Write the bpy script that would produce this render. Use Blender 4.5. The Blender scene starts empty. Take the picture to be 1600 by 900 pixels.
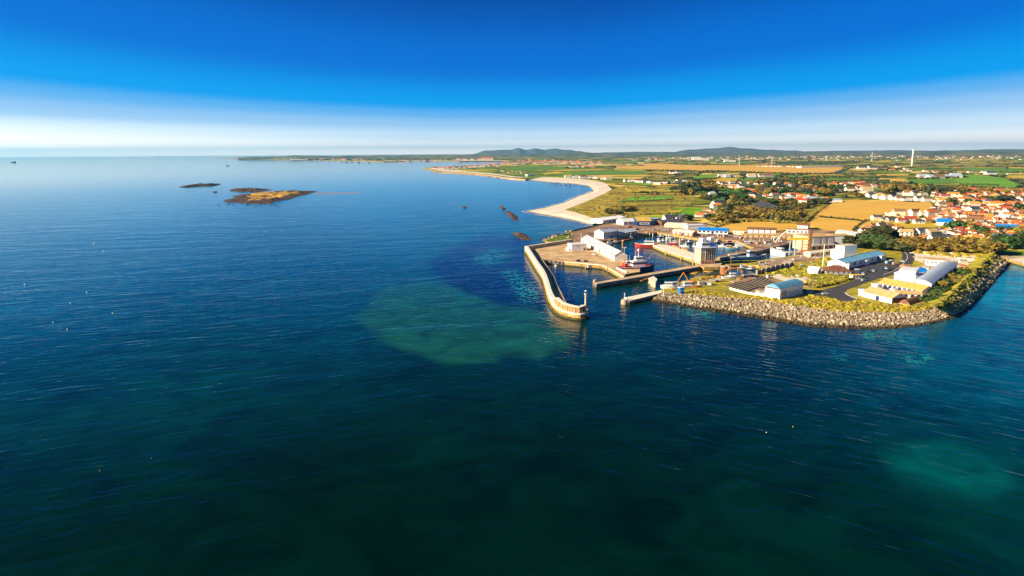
import bpy, bmesh, math, random
import numpy as np
from mathutils import Vector, Matrix, noise
random.seed(7)
R = math.radians
# ---------------------------------------------------------------- camera
sc = bpy.context.scene
H = 100.0
HFOV = 75.0
F = 800 / math.tan(R(HFOV / 2))
PITCH = math.atan(212.8 / F)      # the sea ends at its true horizon, some 36 km out
ROLL = R(-0.34)
cam = bpy.data.objects.new('camera', bpy.data.cameras.new('camera'))
sc.collection.objects.link(cam)
CM = Matrix.Rotation(math.pi / 2 - PITCH, 3, 'X') @ Matrix.Rotation(ROLL, 3, 'Z')
cam.matrix_world = Matrix.Translation((0, 0, H)) @ CM.to_4x4()
cam.data.angle = R(HFOV)
cam.data.clip_start = 1.0
cam.data.clip_end = 400000
sc.camera = cam
# ---------------------------------------------------------------- light
SUN_EL, SUN_AZ = 24.0, -108.0            # azimuth from +Y towards +X
sundir = Vector((math.sin(R(SUN_AZ)) * math.cos(R(SUN_EL)), math.cos(R(SUN_AZ)) * math.cos(R(SUN_EL)), math.sin(R(SUN_EL))))
sl = bpy.data.lights.new('sun', 'SUN')
sl.energy = 5.0
sl.angle = R(0.5)
sl.color = (1.0, 0.84, 0.60)
so = bpy.data.objects.new('sun', sl)
so.rotation_euler = sundir.to_track_quat('Z', 'Y').to_euler()
sc.collection.objects.link(so)
w = bpy.data.worlds.new('World')
sc.world = w
w.use_nodes = True
nt = w.node_tree
nt.nodes.clear()
def N(t, typ, **kw):
    n = t.nodes.new(typ)
    for k, v in kw.items():
        setattr(n, k, v)
    return n
out = N(nt, 'ShaderNodeOutputWorld')
bg = N(nt, 'ShaderNodeBackground')
sky = N(nt, 'ShaderNodeTexSky', sky_type='NISHITA', sun_disc=False, sun_elevation=R(SUN_EL), sun_rotation=R(SUN_AZ))
sky.air_density = 1.0; sky.dust_density = 0.3; sky.ozone_density = 4.0
# the sky of the photograph: deep saturated blue above a pale band that hugs the whole horizon
tc = N(nt, 'ShaderNodeTexCoord')
sx = N(nt, 'ShaderNodeSeparateXYZ')
rp = N(nt, 'ShaderNodeValToRGB')
rp.color_ramp.interpolation = 'EASE'
els = rp.color_ramp.elements
stops = [(0.0, (1.05, 0.92, 0.80)), (0.010, (0.62, 0.63, 0.62)), (0.022, (0.36, 0.46, 0.54)), (0.040, (0.17, 0.31, 0.48)), (0.054, (0.06, 0.23, 0.46)), (0.066, (0.0, 0.175, 0.45)), (0.12, (0.0, 0.080, 0.34)), (0.21, (0.0, 0.038, 0.205)), (0.40, (0.0, 0.014, 0.055)), (1.0, (0.0, 0.010, 0.032))]
for i, (p, c) in enumerate(stops):
    e = els[i] if i < 2 else els.new(p)
    e.position = p
    e.color = (*c, 1)
# the pale band stands a little higher towards the low sun
dt = N(nt, 'ShaderNodeVectorMath', operation='DOT_PRODUCT')
dt.inputs[1].default_value = (-1.0, 0, 0)
md = N(nt, 'ShaderNodeMapRange')
md.inputs[1].default_value = 0.1; md.inputs[2].default_value = 0.75; md.inputs[3].default_value = 1.0; md.inputs[4].default_value = 0.62
mz = N(nt, 'ShaderNodeMath', operation='MULTIPLY')
ns = N(nt, 'ShaderNodeTexNoise'); ns.inputs['Scale'].default_value = 3.0; ns.inputs['Detail'].default_value = 6
na = N(nt, 'ShaderNodeMapRange'); na.inputs[3].default_value = 0.96; na.inputs[4].default_value = 1.04
mz2 = N(nt, 'ShaderNodeMath', operation='MULTIPLY')
L = nt.links.new
L(tc.outputs['Generated'], sx.inputs[0]); L(tc.outputs['Generated'], dt.inputs[0]); L(tc.outputs['Generated'], ns.inputs['Vector'])
ab = N(nt, 'ShaderNodeMath', operation='ABSOLUTE'); L(dt.outputs['Value'], ab.inputs[0]); L(ab.outputs[0], md.inputs[0]); L(sx.outputs['Z'], mz.inputs[0]); L(md.outputs[0], mz.inputs[1])
L(ns.outputs['Fac'], na.inputs[0]); L(mz.outputs[0], mz2.inputs[0]); L(na.outputs[0], mz2.inputs[1]); L(mz2.outputs[0], rp.inputs[0])
# warm white veil towards the sun, only near the horizon
wm = N(nt, 'ShaderNodeMapRange'); wm.inputs[1].default_value = 0.15; wm.inputs[2].default_value = 0.85; wm.inputs[3].default_value = 0; wm.inputs[4].default_value = 1
wv = N(nt, 'ShaderNodeMapRange'); wv.inputs[1].default_value = 0.034; wv.inputs[2].default_value = 0.0; wv.inputs[3].default_value = 0; wv.inputs[4].default_value = 1
wmul = N(nt, 'ShaderNodeMath', operation='MULTIPLY')
L(dt.outputs['Value'], wm.inputs[0]); L(mz2.outputs[0], wv.inputs[0]); L(wm.outputs[0], wmul.inputs[0]); L(wv.outputs[0], wmul.inputs[1])
mxw = N(nt, 'ShaderNodeMixRGB'); mxw.inputs[2].default_value = (1.05, 0.95, 0.8, 1)
L(wmul.outputs[0], mxw.inputs[0]); L(rp.outputs[0], mxw.inputs[1])
sc10 = N(nt, 'ShaderNodeMixRGB', blend_type='MULTIPLY'); sc10.inputs[0].default_value = 1; sc10.inputs[2].default_value = (10, 10, 10, 1)
L(mxw.outputs[0], sc10.inputs[1])
mx = N(nt, 'ShaderNodeMixRGB'); mx.inputs[0].default_value = 0.997
L(sky.outputs[0], mx.inputs[1]); L(sc10.outputs[0], mx.inputs[2]); L(mx.outputs[0], bg.inputs[0])
bg.inputs[1].default_value = 0.1
L(bg.outputs[0], out.inputs[0])
sc.view_settings.view_transform = 'Standard'
sc.view_settings.look = 'None'
sc.view_settings.exposure = 1.05
sc.view_settings.gamma = 1.0
sc.cycles.volume_bounces = 0
sc.cycles.max_bounces = 6

# ---------------------------------------------------------------- pixel -> place
def ray(px, py):
    return CM @ Vector(((px - 800) / F, (450 - py) / F, -1))
def G(px, py, z=0.0):
    d = ray(px, py)
    t = (z - H) / d.z
    return Vector((d.x * t, d.y * t, z))
def at_dist(px, py, D):
    d = ray(px, py)
    t = D / math.hypot(d.x, d.y)
    return Vector((d.x * t, d.y * t, H + d.z * t))
CMI = CM.transposed()
def project(p):
    c = CMI @ (Vector(p) - Vector((0, 0, H)))
    return (800 + F * c.x / -c.z, 450 - F * c.y / -c.z) if c.z < 0 else (-9999, 9999)
def mpp(px, py):                          # metres per photo pixel at a ground point
    return (G(px, py) - Vector((0, 0, H))).length / F
ZL = 3.5                                  # level of the land and the quays

# ---------------------------------------------------------------- materials
def mat(name, col, rough=0.8, var=0.25, scale=0.15, col2=None, metal=0.0, objvar=0.0, bump=0.0, detail=4, spec=0.3, stretch=None, tide=0):
    m = bpy.data.materials.new(name)
    m.use_nodes = True
    t = m.node_tree
    b = t.nodes['Principled BSDF']
    b.inputs['Roughness'].default_value = rough
    b.inputs['Metallic'].default_value = metal
    b.inputs['Specular IOR Level'].default_value = spec
    geo = N(t, 'ShaderNodeNewGeometry')
    nz = N(t, 'ShaderNodeTexNoise'); nz.inputs['Scale'].default_value = scale; nz.inputs['Detail'].default_value = detail
    src = geo.outputs['Position']
    if stretch:
        mp = N(t, 'ShaderNodeMapping'); mp.inputs['Rotation'].default_value = (0, 0, stretch[0]); mp.inputs['Scale'].default_value = (stretch[1], stretch[2], 1)
        t.links.new(src, mp.inputs[0]); src = mp.outputs[0]
    t.links.new(src, nz.inputs['Vector'])
    r = N(t, 'ShaderNodeValToRGB')
    c2 = col2 or tuple(c * (1 - var) for c in col)
    c1 = col if col2 else tuple(min(1, c * (1 + var * 0.6)) for c in col)
    r.color_ramp.elements[0].position = 0.36; r.color_ramp.elements[1].position = 0.64
    r.color_ramp.elements[0].color = (*c2, 1); r.color_ramp.elements[1].color = (*c1, 1)
    t.links.new(nz.outputs['Fac'], r.inputs[0])
    o = r.outputs[0]
    if objvar:
        oi = N(t, 'ShaderNodeObjectInfo')
        hs = N(t, 'ShaderNodeHueSaturation')
        a = N(t, 'ShaderNodeMapRange'); a.inputs[3].default_value = 1 - objvar; a.inputs[4].default_value = 1 + objvar
        h = N(t, 'ShaderNodeMapRange'); h.inputs[3].default_value = 0.5 - objvar * 0.06; h.inputs[4].default_value = 0.5 + objvar * 0.06
        t.links.new(oi.outputs['Random'], a.inputs[0]); t.links.new(oi.outputs['Random'], h.inputs[0])
        t.links.new(a.outputs[0], hs.inputs['Value']); t.links.new(h.outputs[0], hs.inputs['Hue']); t.links.new(o, hs.inputs['Color'])
        o = hs.outputs[0]
    if tide:                                  # weed and wet stain low on walls that stand in the sea
        zs = N(t, 'ShaderNodeSeparateXYZ'); t.links.new(geo.outputs['Position'], zs.inputs[0])
        ad = N(t, 'ShaderNodeMath', operation='MULTIPLY_ADD'); ad.inputs[1].default_value = -1.6; t.links.new(nz.outputs['Fac'], ad.inputs[0]); t.links.new(zs.outputs['Z'], ad.inputs[2])
        zr = N(t, 'ShaderNodeMapRange'); zr.inputs[1].default_value = tide - .8; zr.inputs[2].default_value = tide - .4; t.links.new(ad.outputs[0], zr.inputs[0])
        tm = N(t, 'ShaderNodeMixRGB'); tm.inputs[1].default_value = (0.06, 0.055, 0.015, 1); t.links.new(zr.outputs[0], tm.inputs[0]); t.links.new(o, tm.inputs[2]); o = tm.outputs[0]
    t.links.new(o, b.inputs['Base Color'])
    if bump:
        bp = N(t, 'ShaderNodeBump'); bp.inputs['Distance'].default_value = bump; bp.inputs['Strength'].default_value = 0.8
        t.links.new(nz.outputs['Fac'], bp.inputs['Height']); t.links.new(bp.outputs[0], b.inputs['Normal'])
    return m
M = {}
def dm(key, *a, **k): M[key] = mat(key, *a, **k)
dm('white_render', (0.78, 0.74, 0.66), var=0.2, scale=0.4, objvar=0.08)
dm('white_paint', (0.82, 0.82, 0.82), rough=0.5, var=0.06, scale=0.5)
dm('cream_render', (0.72, 0.62, 0.42), var=0.12, scale=0.4, objvar=0.12)
dm('beige_clad', (0.66, 0.53, 0.34), var=0.12, scale=0.3)
dm('grey_render', (0.42, 0.39, 0.36), var=0.2, scale=0.4, objvar=0.15)
dm('orange_tile', (0.86, 0.26, 0.05), var=0.3, scale=0.6, objvar=0.25)
dm('red_tile', (0.55, 0.12, 0.05), var=0.3, scale=0.6, objvar=0.25)
dm('brown_tile', (0.26, 0.125, 0.06), var=0.3, scale=0.6, objvar=0.25)
dm('slate', (0.075, 0.08, 0.105), rough=0.6, var=0.25, scale=0.6, objvar=0.25)
dm('grey_roof', (0.46, 0.53, 0.62), rough=0.45, var=0.15, scale=0.4)
dm('blue_roof', (0.14, 0.36, 0.54), rough=0.4, var=0.12, scale=0.3)
dm('bright_blue', (0.01, 0.22, 0.68), rough=0.5, var=0.15, scale=0.3)
dm('navy', (0.02, 0.045, 0.16), rough=0.4, var=0.2)
dm('gold_roof', (0.66, 0.44, 0.11), var=0.2, scale=0.5)
dm('beige_roof', (0.60, 0.40, 0.17), var=0.15, scale=0.3)
dm('glass', (0.03, 0.05, 0.09), rough=0.12, var=0.3, scale=0.3, spec=0.6)
dm('dark', (0.02, 0.02, 0.025), rough=0.6)
dm('steel', (0.45, 0.42, 0.38), rough=0.5, metal=0.3)
dm('pole', (0.6, 0.52, 0.4), rough=0.6)
dm('rust', (0.45, 0.15, 0.04), var=0.35, scale=1)
dm('orange_paint', (0.75, 0.22, 0.03), rough=0.5)
dm('yellow_paint', (0.80, 0.50, 0.04), rough=0.5)
dm('red_paint', (0.60, 0.05, 0.03), rough=0.4)
dm('timber', (0.36, 0.20, 0.08), var=0.35, scale=1.2)
dm('concrete', (0.52, 0.40, 0.26), var=0.22, scale=0.12, bump=0.05)
dm('quay_deck', (0.74, 0.52, 0.27), col2=(0.44, 0.28, 0.14), scale=0.09, detail=8)
dm('quay_stone', (0.62, 0.40, 0.13), tide=.9, col2=(0.26, 0.16, 0.06), scale=0.35, detail=8, bump=0.2)
dm('parapet', (0.86, 0.78, 0.62), var=0.12, scale=0.3)
dm('brick_wall', (0.50, 0.26, 0.10), col2=(0.26, 0.13, 0.06), scale=0.5, detail=8, bump=0.15)
dm('yard', (0.46, 0.29, 0.17), col2=(0.17, 0.10, 0.07), scale=0.06, detail=8)
dm('asphalt', (0.075, 0.07, 0.075), var=0.25, scale=0.2)
dm('road_line', (0.7, 0.68, 0.6), var=0.1)
dm('sand', (0.86, 0.76, 0.62), col2=(0.72, 0.60, 0.46), scale=0.03, detail=8)
dm('wet_sand', (0.34, 0.24, 0.17), var=0.25, scale=0.03)
dm('boulder', (0.58, 0.47, 0.31), tide=.7, col2=(0.17, 0.13, 0.085), scale=0.8, objvar=0.35, bump=0.2)
dm('boulder_wet_shade', (0.10, 0.065, 0.03), col2=(0.045, 0.035, 0.02), scale=0.6, objvar=0.3)
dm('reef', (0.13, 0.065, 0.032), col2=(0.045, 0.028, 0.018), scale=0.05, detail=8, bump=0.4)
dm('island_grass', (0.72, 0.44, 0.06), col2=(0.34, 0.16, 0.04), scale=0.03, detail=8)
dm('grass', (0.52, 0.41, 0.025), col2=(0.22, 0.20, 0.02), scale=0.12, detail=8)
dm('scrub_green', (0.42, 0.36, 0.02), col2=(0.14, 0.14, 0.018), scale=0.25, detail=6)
dm('dune_grass', (0.56, 0.40, 0.03), col2=(0.20, 0.18, 0.02), scale=0.03, detail=9)
dm('leaf_dark', (0.075, 0.09, 0.02), col2=(0.02, 0.028, 0.010), scale=0.35, objvar=0.3)
dm('leaf_olive', (0.30, 0.21, 0.022), col2=(0.07, 0.055, 0.012), scale=0.35, objvar=0.3)
dm('leaf_green', (0.06, 0.12, 0.018), col2=(0.02, 0.045, 0.012), scale=0.35, objvar=0.3)
dm('bark', (0.10, 0.07, 0.045))
dm('far_wood', (0.05, 0.065, 0.022), col2=(0.018, 0.026, 0.012), scale=0.01)
def field_mat(key, c, c2, ang=0.3, sc_=0.05): M[key] = mat(key, c, col2=c2, scale=sc_, stretch=(ang, 0.12, 1.0), detail=5)
field_mat('stubble', (0.84, 0.50, 0.07), (0.66, 0.37, 0.05), 0.5, 0.14)
field_mat('stubble_pale', (0.80, 0.55, 0.16), (0.62, 0.40, 0.10), 0.1, 0.03)
field_mat('pasture', (0.17, 0.34, 0.012), (0.07, 0.18, 0.012), 0.2, 0.03)
field_mat('pasture_dark', (0.08, 0.13, 0.016), (0.045, 0.08, 0.012), 0.2, 0.03)
field_mat('lime', (0.22, 0.46, 0.012), (0.11, 0.28, 0.012), 0.2, 0.03)
field_mat('olive_field', (0.42, 0.34, 0.03), (0.18, 0.17, 0.02), 0.2, 0.03)
field_mat('yellow_field', (0.76, 0.54, 0.03), (0.44, 0.32, 0.03), 0.2, 0.03)
# patchwork countryside for the wide land sheet: field cells with dark hedge lines between
def patchwork():
    m = bpy.data.materials.new('countryside'); m.use_nodes = True
    t = m.node_tree; b = t.nodes['Principled BSDF']; b.inputs['Roughness'].default_value = 0.95; b.inputs['Specular IOR Level'].default_value = 0.1
    g = N(t, 'ShaderNodeNewGeometry')
    mp = N(t, 'ShaderNodeMapping'); mp.inputs['Scale'].default_value = (1 / 260, 1 / 170, 0); mp.inputs['Rotation'].default_value = (0, 0, 0.25)
    v = N(t, 'ShaderNodeTexVoronoi', feature='F1', distance='CHEBYCHEV'); v.inputs['Scale'].default_value = 1
    v2 = N(t, 'ShaderNodeTexVoronoi', feature='DISTANCE_TO_EDGE'); v2.inputs['Scale'].default_value = 1
    r = N(t, 'ShaderNodeValToRGB'); r.color_ramp.interpolation = 'CONSTANT'
    cols = [(0, (.22, .24, .015)), (.12, (.30, .34, .02)), (.26, (.14, .19, .015)), (.36, (.70, .50, .07)), (.50, (.18, .40, .012)), (.60, (.20, .30, .02)), (.70, (.78, .54, .10)), (.84, (.17, .30, .015)), (.92, (.55, .38, .06))]
    for i, (p, c) in enumerate(cols):
        e = r.color_ramp.elements[i] if i < 2 else r.color_ramp.elements.new(p)
        e.position = p; e.color = (*c, 1)
    sp = N(t, 'ShaderNodeSeparateColor')
    nz = N(t, 'ShaderNodeTexNoise'); nz.inputs['Scale'].default_value = 0.02; nz.inputs['Detail'].default_value = 8
    nr = N(t, 'ShaderNodeMapRange'); nr.inputs[1].default_value = 0.3; nr.inputs[2].default_value = 0.7; nr.inputs[3].default_value = 0.5; nr.inputs[4].default_value = 1.35
    mu = N(t, 'ShaderNodeMixRGB', blend_type='MULTIPLY'); mu.inputs[0].default_value = 1
    eg = N(t, 'ShaderNodeMapRange'); eg.inputs[1].default_value = 0.02; eg.inputs[2].default_value = 0.05; eg.inputs[3].default_value = 0; eg.inputs[4].default_value = 1
    mx_ = N(t, 'ShaderNodeMixRGB'); mx_.inputs[1].default_value = (0.03, 0.04, 0.015, 1)
    k = t.links.new
    k(g.outputs['Position'], mp.inputs[0]); k(mp.outputs[0], v.inputs['Vector']); k(mp.outputs[0], v2.inputs['Vector'])
    k(v.outputs['Color'], sp.inputs[0]); k(sp.outputs[0], r.inputs[0]); k(g.outputs['Position'], nz.inputs['Vector'])
    k(nz.outputs['Fac'], nr.inputs[0]); k(r.outputs[0], mu.inputs[1]); k(nr.outputs[0], mu.inputs[2])
    k(v2.outputs['Distance'], eg.inputs[0]); k(eg.outputs[0], mx_.inputs[0]); k(mu.outputs[0], mx_.inputs[2]); k(mx_.outputs[0], b.inputs['Base Color'])
    return m
M['countryside'] = patchwork()

# ---------------------------------------------------------------- objects
COL = sc.collection
def tag(o, label=None, cat=None, group=None, kind=None):
    if label: o['label'] = label
    if cat: o['category'] = cat
    if group: o['group'] = group
    if kind: o['kind'] = kind
    return o
def thing(name, label, cat, loc=(0, 0, 0), rz=0.0, group=None):
    o = bpy.data.objects.new(name, None)
    o.empty_display_size = 1
    COL.objects.link(o); o.location = loc; o.rotation_euler = (0, 0, rz)
    return tag(o, label, cat, group)
def link(name, me, parent=None, loc=(0, 0, 0), rz=0.0, scale=None):
    o = bpy.data.objects.new(name, me)
    COL.objects.link(o)
    if parent: o.parent = parent
    o.location = loc; o.rotation_euler = (0, 0, rz)
    if scale: o.scale = scale
    return o
class MB:
    def __init__(s): s.v = []; s.f = []; s.mi = []; s.cur = 0
    def add(s, vs, fs):
        k = len(s.v); s.v += [tuple(v) for v in vs]; s.f += [tuple(i + k for i in f) for f in fs]; s.mi += [s.cur] * len(fs); return s
    def box(s, x0, x1, y0, y1, z0, z1):
        return s.add([(x0, y0, z0), (x1, y0, z0), (x1, y1, z0), (x0, y1, z0), (x0, y0, z1), (x1, y0, z1), (x1, y1, z1), (x0, y1, z1)],
                     [(0, 3, 2, 1), (4, 5, 6, 7), (0, 1, 5, 4), (1, 2, 6, 5), (2, 3, 7, 6), (3, 0, 4, 7)])
    def cyl(s, p0, p1, r0, r1=None, n=8):
        r1 = r0 if r1 is None else r1
        p0, p1 = Vector(p0), Vector(p1); d = (p1 - p0).normalized()
        u = d.orthogonal().normalized(); w_ = d.cross(u)
        vs = []
        for p, r in ((p0, r0), (p1, r1)):
            for i in range(n):
                a = 2 * math.pi * i / n; vs.append(p + (u * math.cos(a) + w_ * math.sin(a)) * r)
        fs = [(i, (i + 1) % n, n + (i + 1) % n, n + i) for i in range(n)] + [tuple(range(n))[::-1], tuple(range(n, 2 * n))]
        return s.add(vs, fs)
    def prism(s, pts, z0, z1, side_mat=None):           # pts: xy(z ignored) polygon
        n = len(pts)
        a = sum(pts[i][0] * pts[(i + 1) % n][1] - pts[(i + 1) % n][0] * pts[i][1] for i in range(n))
        if a < 0: pts = pts[::-1]
        k = s.cur
        s.add([(p[0], p[1], z1) for p in pts] + [(p[0], p[1], z0) for p in pts], [tuple(range(n))])
        kk = len(s.v) - 2 * n
        if side_mat is not None: s.cur = side_mat
        for i in range(n):
            j = (i + 1) % n
            s.f.append((kk + i, kk + n + i, kk + n + j, kk + j)); s.mi.append(s.cur)
        s.cur = k
        return s
    def blob(s, c, rx, ry, rz_, sub=1, jit=0.25):
        vs, fs = ICO[sub]
        o = random.random() * 99
        s.add([(c[0] + v[0] * rx * (1 + jit * (2 * noise.noise(Vector(v) * 1.7 + Vector((o, o, 0))))), c[1] + v[1] * ry * (1 + jit * (2 * noise.noise(Vector(v) * 1.7 + Vector((0, o, o))))),
                c[2] + v[2] * rz_ * (1 + jit * 2 * noise.noise(Vector(v) * 1.7 + Vector((o, 0, o))))) for v in vs], fs)
        return s
    def mesh(s, name, mats, smooth=False):
        me = bpy.data.meshes.new(name)
        me.from_pydata(s.v, [], s.f)
        if not isinstance(mats, (list, tuple)): mats = [mats]
        for m_ in mats: me.materials.append(M[m_] if isinstance(m_, str) else m_)
        if len(mats) > 1: me.polygons.foreach_set('material_index', s.mi)
        if smooth: me.polygons.foreach_set('use_smooth', [True] * len(s.f))
        me.update()
        return me
    def build(s, name, mats, parent=None, loc=(0, 0, 0), rz=0.0, smooth=False, **tg):
        o = link(name, s.mesh(name, mats, smooth), parent, loc, rz)
        return tag(o, **tg) if tg else o
def _ico(sub):
    b = bmesh.new(); bmesh.ops.create_icosphere(b, subdivisions=sub, radius=1)
    r = ([tuple(v.co) for v in b.verts], [tuple(v.index for v in f.verts) for f in b.faces]); b.free(); return r
ICO = {1: _ico(1), 2: _ico(2), 3: _ico(3)}
def P(pts, z=ZL): return [G(x, y, z) for x, y in pts]
def lerp(a, b, t): return a + (b - a) * t
def pl_at(pts, t):                                     # point on a pixel polyline, t in 0..1 by pixel length
    ls = [math.dist(pts[i], pts[i + 1]) for i in range(len(pts) - 1)]
    d = t * sum(ls)
    for i, l in enumerate(ls):
        if d <= l or i == len(ls) - 1:
            u = d / l if l else 0
            return (lerp(pts[i][0], pts[i + 1][0], u), lerp(pts[i][1], pts[i + 1][1], u))
        d -= l
def pl_len(pts): return sum(math.dist(pts[i], pts[i + 1]) for i in range(len(pts) - 1))

# ---------------------------------------------------------------- the sea
def inpoly(x, y, poly):
    c = False; j = len(poly) - 1
    for i in range(len(poly)):
        xi, yi = poly[i]; xj, yj = poly[j]
        if (yi > y) != (yj > y) and x < (xj - xi) * (y - yi) / (yj - yi) + xi: c = not c
        j = i
    return c
SEABED_SKY_TINT = [  # (photo position, spread, water colour: reflected sky painted in at right, otherwise that of the bed, weight)
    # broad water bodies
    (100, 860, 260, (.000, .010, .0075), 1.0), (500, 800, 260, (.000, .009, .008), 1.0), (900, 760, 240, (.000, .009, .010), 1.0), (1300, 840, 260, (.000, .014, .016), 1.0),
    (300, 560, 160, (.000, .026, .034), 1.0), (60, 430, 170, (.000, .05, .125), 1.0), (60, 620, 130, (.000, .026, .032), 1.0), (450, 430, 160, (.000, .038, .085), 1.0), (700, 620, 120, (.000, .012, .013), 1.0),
    (1150, 600, 140, (.000, .013, .022), 1.0), (1560, 540, 110, (.000, .06, .17), 1.4), (1600, 440, 80, (.000, .20, .52), 2.6), (1500, 760, 120, (.000, .03, .036), 1.0),  # the strong right-hand blues paint sky reflection into the water colour
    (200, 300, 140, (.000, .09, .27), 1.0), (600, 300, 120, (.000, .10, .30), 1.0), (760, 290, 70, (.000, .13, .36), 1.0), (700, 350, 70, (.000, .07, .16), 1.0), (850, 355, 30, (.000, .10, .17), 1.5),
    (960, 520, 80, (.000, .022, .034), 1.0), (1040, 400, 60, (.000, .05, .13), 1.5), (880, 440, 30, (.000, .03, .11), 1.5), (1000, 450, 30, (.000, .025, .03), 1.0),
]
PATCH = [   # outlined beds: polygon, colour, softness
    ([(560, 500), (575, 470), (610, 452), (660, 444), (720, 446), (780, 462), (830, 480), (865, 500), (890, 520), (885, 545), (840, 560), (770, 567), (700, 566), (640, 553), (590, 530)], (.006, .074, .036), 6),
    ([(665, 410), (690, 392), (730, 372), (800, 368), (850, 385), (850, 440), (862, 480), (800, 478), (740, 462), (690, 440)], (.000, .006, .034), 6),
    ([(1380, 715), (1430, 695), (1500, 702), (1570, 725), (1590, 750), (1560, 768), (1490, 770), (1420, 755)], (.000, .075, .065), 18),
]
REEFS = [([(738, 398), (770, 388), (795, 392), (790, 408), (760, 416), (742, 412)], 1), ([(788, 428), (810, 424), (838, 450), (842, 468), (815, 472), (800, 455)], 1),
         ([(1340, 518), (1380, 512), (1420, 518), (1400, 530), (1350, 530)], .8), ([(1412, 552), (1450, 550), (1460, 562), (1420, 568)], 1), ([(1060, 480), (1120, 482), (1110, 496), (1070, 494)], .8),
         ([(820, 398), (835, 396), (850, 440), (838, 440)], .7), ([(1380, 528), (1430, 524), (1440, 534), (1390, 538)], .6), ([(1300, 552), (1318, 550), (1332, 560), (1310, 562)], .6)]
def polydist(x, y, poly):
    best = 1e9
    for i in range(len(poly)):
        x1, y1 = poly[i - 1]; x2, y2 = poly[i]
        dx, dy = x2 - x1, y2 - y1
        u = np.clip(((x - x1) * dx + (y - y1) * dy) / (dx * dx + dy * dy), 0, 1)
        best = np.minimum(best, np.hypot(x - x1 - u * dx, y - y1 - u * dy))
    ins = np.zeros(x.shape, bool)
    j = len(poly) - 1
    for i in range(len(poly)):
        xi, yi = poly[i]; xj, yj = poly[j]
        if yi != yj: ins ^= ((yi > y) != (yj > y)) & (x < (xj - xi) * (y - yi) / (yj - yi) + xi)
        j = i
    return np.where(ins, best, -best)
def sea():
    az = [a * 0.25 for a in range(-200, 201)] + [50 + 5 * k for k in range(1, 27)]   # degrees from +Y, one full turn
    az = sorted(set(az + [-180 + 5 * k for k in range(0, 26)]))[:-1]
    dep = [0.16, 0.2, 0.3, 0.4, 0.55, 0.7] + [0.85 + 0.22 * k for k in range(0, 160)] + [38 + 3 * k for k in range(0, 17)]
    A, D = np.meshgrid(np.radians(az), np.radians(dep))
    r = H / np.tan(D)
    X = r * np.sin(A); Y = r * np.cos(A)
    nr, nc = X.shape
    V = np.stack([X.ravel(), Y.ravel(), np.zeros(X.size)], 1)
    faces = [(i * nc + j, (i + 1) * nc + j, (i + 1) * nc + (j + 1) % nc, i * nc + (j + 1) % nc) for i in range(nr - 1) for j in range(nc)]
    me = bpy.data.meshes.new('sea')
    me.from_pydata(V.tolist(), [], faces)
    # water colour over the different beds, with the painted sky reflection at right
    c = (V - np.array([0, 0, H])) @ np.array(CM)
    zz = np.minimum(c[:, 2], -1e-3)
    px = 800 + F * c[:, 0] / -zz; py = 450 - F * c[:, 1] / -zz
    behind = c[:, 2] > -1
    px = np.where(behind, -600, px); py = np.where(behind, 1200, py)
    px = np.clip(px, -600, 2200); py = np.clip(py, 200, 1300)
    W = np.zeros(len(px)); Cc = np.zeros((len(px), 3))
    for (x, y, s, col, wt) in SEABED_SKY_TINT:
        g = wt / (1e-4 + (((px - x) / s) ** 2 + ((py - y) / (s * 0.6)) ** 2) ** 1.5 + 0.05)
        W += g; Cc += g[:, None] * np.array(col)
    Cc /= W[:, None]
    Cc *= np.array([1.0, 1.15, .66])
    wob = np.array([noise.fractal(Vector((a * 0.012, b * 0.03, 0)), 1.0, 2.0, 4) for a, b in zip(px, py)])
    for poly, col, soft in PATCH:
        d = polydist(px + wob * 14, py + wob * 8, poly)
        t = np.clip(d / soft * 0.5 + 0.5, 0, 1)
        t = (t * t * (3 - 2 * t))[:, None] * 0.95
        Cc = Cc * (1 - t) + np.array(col) * t
    reef = np.zeros(len(px))
    for poly, k in REEFS:
        d = polydist(px + wob * 10, py + wob * 8, poly)
        reef = np.maximum(reef, k * np.clip(d / 10 + 0.45, 0, 1))
    a1 = me.color_attributes.new('bed_sky', 'FLOAT_COLOR', 'POINT')
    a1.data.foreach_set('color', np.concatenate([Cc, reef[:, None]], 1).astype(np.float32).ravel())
    me.update()
    m = bpy.data.materials.new('sea_water'); m.use_nodes = True
    t = m.node_tree; b = t.nodes['Principled BSDF']; k = t.links.new
    b.inputs['Roughness'].default_value = 0.07; b.inputs['IOR'].default_value = 1.33; b.inputs['Specular IOR Level'].default_value = 0.30
    at = N(t, 'ShaderNodeAttribute', attribute_name='bed_sky')
    g = N(t, 'ShaderNodeNewGeometry')
    def nz(scale, sx_, sy_, rot, det=3, dist=0.0):
        mp = N(t, 'ShaderNodeMapping', vector_type='TEXTURE'); mp.inputs['Scale'].default_value = (1 / sx_, 1 / sy_, 1); mp.inputs['Rotation'].default_value = (0, 0, rot)
        n = N(t, 'ShaderNodeTexNoise'); n.inputs['Scale'].default_value = scale; n.inputs['Detail'].default_value = det; n.inputs['Distortion'].default_value = dist
        k(g.outputs['Position'], mp.inputs[0]); k(mp.outputs[0], n.inputs['Vector']); return n.outputs['Fac']
    # mottled bed
    m1 = nz(0.045, 1, 1, 0, 9, 1.2)
    mr = N(t, 'ShaderNodeMapRange'); mr.inputs[1].default_value = 0.3; mr.inputs[2].default_value = 0.7; mr.inputs[3].default_value = 0.55; mr.inputs[4].default_value = 1.45
    k(m1, mr.inputs[0])
    mu = N(t, 'ShaderNodeMixRGB', blend_type='MULTIPLY'); mu.inputs[0].default_value = 1
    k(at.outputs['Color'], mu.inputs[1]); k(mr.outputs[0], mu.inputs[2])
    # pale boulders and weed clumps under the water
    rf = nz(0.22, 1, 1, 0.4, 5, 1.5)
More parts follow.
